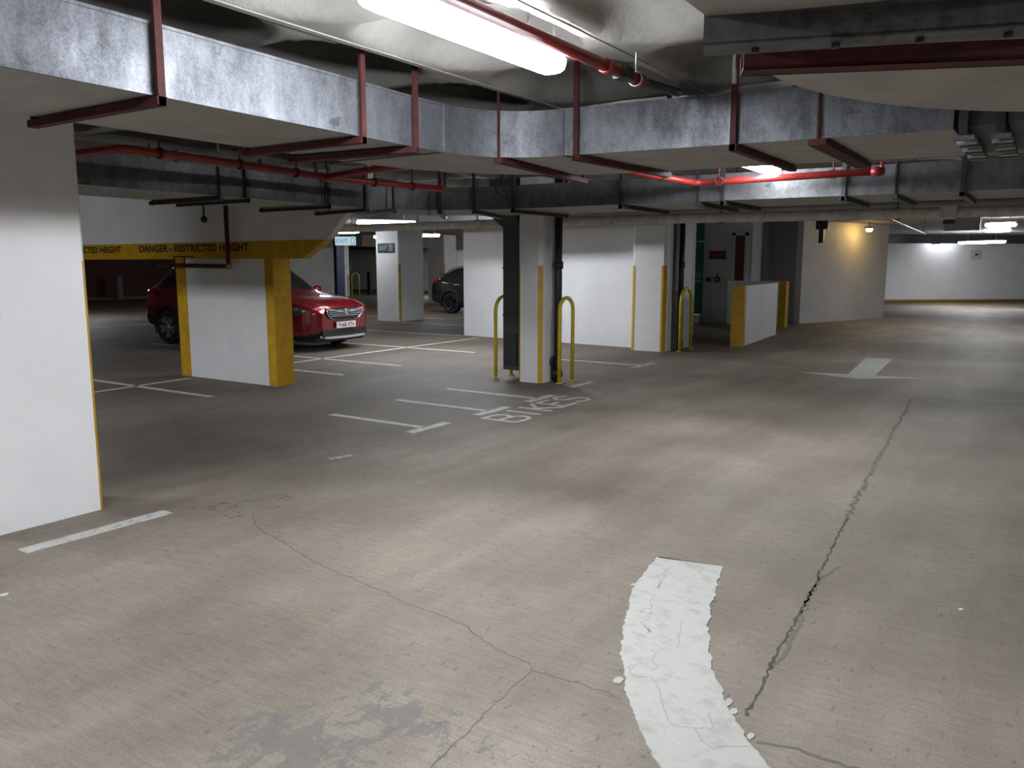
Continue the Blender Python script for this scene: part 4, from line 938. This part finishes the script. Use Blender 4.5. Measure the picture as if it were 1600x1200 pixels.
        for l in np.linspace(2.1, 4.1, 16):
            W, zb, zs, zt, wt = at(l); pts.append((s * (wt - .02), l, zt + .02 if 2.15 < l < 4.05 else zt - .02))
        MB().tube(pts, .014, 8).build('roof_rail', M_silver if kind == 'suv' else M_plas, t, world=False)
        for l in (1.5, 2.66, 3.6):
            pts = [(s * (x + .001), l, z) for x, z, r_ in section(l) if 3.3 < r_ < 7.01]
            MB().tube(pts, .004, 4).build('door_gap', M_plas, t, world=False)
    W, zb, zs, zt, wt = at(4.12)
    MB().box((-wt + .02, 4.10, zt - .03), (wt - .02, 4.36, zt + .005)).build('roof_spoiler', paint, t, world=False, bevel=.012)
    # front
    fy = lo
    mbp = lambda poly, y0, y1: MB().add([(x, y0, z) for x, z in poly] + [(x, y1, z) for x, z in poly], [tuple(range(len(poly)))[::-1], tuple(range(len(poly), 2 * len(poly)))] + [(i, (i + 1) % len(poly), len(poly) + (i + 1) % len(poly), len(poly) + i) for i in range(len(poly))])
    gp = [(-.50, .79), (-.30, .80), (.30, .80), (.50, .79), (.49, .70), (.40, .62), (.25, .585), (-.25, .585), (-.40, .62), (-.49, .70)]
    gr = mbp(gp, fy - .035, fy + .12).build('grille', M_plas, t, world=False)
    for z, wd in ((.755, .47), (.72, .465), (.685, .45), (.65, .40), (.615, .34)): MB().box((-wd, fy - .046, z - .005), (wd, fy - .03, z + .005)).build('grille_bar', M_silver if z < .76 and z > .64 else M_plas, gr, world=False)
    for s in (-1, 1):
        MB().bar((s * .50, fy - .04, .79), (s * .09, fy - .055, .725), .02, .022).build('chrome_wing', M_chrome, gr, world=False)
        MB().tube([(s * .505, fy - .03, .79), (s * .50, fy - .03, .70), (s * .40, fy - .03, .61), (s * .25, fy - .03, .578)], .010, 8).build('grille_surround', M_chrome, gr, world=False)
        fx = s * .70
        MB().lathe([(-.02, .045), (-.02, .03), (0, .028), (0, 0)], (s * .74, .12, .42), 'y', 16, True).build('fog_lamp', M_head, t, world=False)
        MB().bar((s * .62, .035, .535), (s * .80, .155, .545), .02, .014).build('fog_trim', M_chrome, t, world=False)
        MB().bar((s * .56, .03, .455), (s * .78, .14, .47), .03, .10).build('fog_recess', M_plas, t, world=False)
        # lamp reflectors
        for l, zz in ((.26, .755), (.40, .79), (.56, .82)):
            sec = section(l); xx = np.interp(zz, [q_[1] for q_ in sec[3:24]], [q_[0] for q_ in sec[3:24]])
            MB().ball((s * (xx - .005), l, zz), .022, .06, .032).build('lamp_reflector', M_chrome, t, world=False)
    MB().lathe([(-.03, .062), (-.03, .05), (-.022, .048), (-.022, .062)], (0, fy - .035, .725), 'y', 24, True, True).build('badge_ring', M_chrome, gr, world=False)
    mb = MB(); mb.bar((-.035, fy - .055, .70), (.035, fy - .055, .755), .012, .02); mb.bar((-.03, fy - .055, .75), (.01, fy - .055, .715), .012, .016); mb.bar((.0, fy - .055, .69), (.04, fy - .055, .725), .012, .014); mb.build('badge_emblem', M_chrome, gr, world=False)
    lip = [(-.62, .40), (.62, .40), (.60, .26), (-.60, .26)]
    mbp(lip, fy - .022, fy + .2).build('lower_intake', M_plas, t, world=False)
    pts = [(-.64, .03, .285), (-.55, -.01, .262), (-.4, -.03, .255), (0, -.045, .25), (.4, -.03, .255), (.55, -.01, .262), (.64, .03, .285)]
    mb = MB()
    for a, c in zip(pts, pts[1:]): mb.bar((a[0], a[1] + fy, a[2]), (c[0], c[1] + fy, c[2]), .03, .042)
    mb.build('skid_plate', M_silver, t, world=False)
    MB().box((-.66, .1, .17), (.66, .6, .26)).build('undertray', M_plas, t, world=False)
    if plate:
        pl_ = MB().box((-.265, fy - .05, .425), (.265, fy - .036, .54)).build('number_plate', M_plate, t, world=False)
        put_text(MB(), text_geo(plate, .46, .079, .012), (-.23, fy - .052, .443), (1, 0, 0), (0, 0, 1)).build('plate_lettering', M_txt, pl_, world=False, recalc=False)
    return t
suv = [(0.00, .60, .34, .70, .79, .45), (0.04, .69, .29, .75, .845, .52), (0.12, .79, .26, .80, .89, .58), (0.25, .865, .24, .845, .935, .64), (0.50, .91, .23, .89, .985, .68), (0.95, .93, .23, .94, 1.04, .70),
       (1.20, .935, .23, .98, 1.08, .72), (1.32, .935, .23, 1.0, 1.12, .71), (1.70, .935, .23, 1.02, 1.38, .66), (2.05, .935, .23, 1.035, 1.56, .63), (2.5, .935, .23, 1.05, 1.615, .62), (3.2, .935, .23, 1.07, 1.615, .61),
       (3.80, .935, .24, 1.10, 1.58, .59), (4.20, .925, .28, 1.12, 1.51, .57), (4.38, .905, .31, 1.12, 1.34, .58), (4.55, .875, .34, 1.08, 1.13, .62), (4.66, .83, .37, .98, 1.02, .62), (4.74, .74, .42, .82, .87, .5)]
car('parked_car', 'dark red SUV parked behind the yellow edged pillar, plate YH68 XTA', (11.13, 11.19, 0), R(3.84), M_rpaint, suv, (.95, 3.90), M_alloy, 'suv', 'YH68 XTA')
cou = [(l, w_, zb, zs, zt, wt) for l, w_, zb, zs, zt, wt in suv[:11]] + [(3.0, .935, .23, 1.08, 1.57, .60), (3.5, .935, .24, 1.12, 1.50, .57), (3.95, .925, .28, 1.14, 1.38, .56), (4.2, .90, .31, 1.13, 1.22, .60), (4.38, .87, .34, 1.08, 1.12, .62), (4.48, .82, .38, .96, 1.0, .6), (4.55, .74, .42, .80, .85, .5)]
car('parked_car', 'black car half hidden behind the white wall, only its rear showing', (22.02, 12.75, 0), R(0), M_bpaint, cou, (.92, 3.62), M_dkalloy, 'coupe')
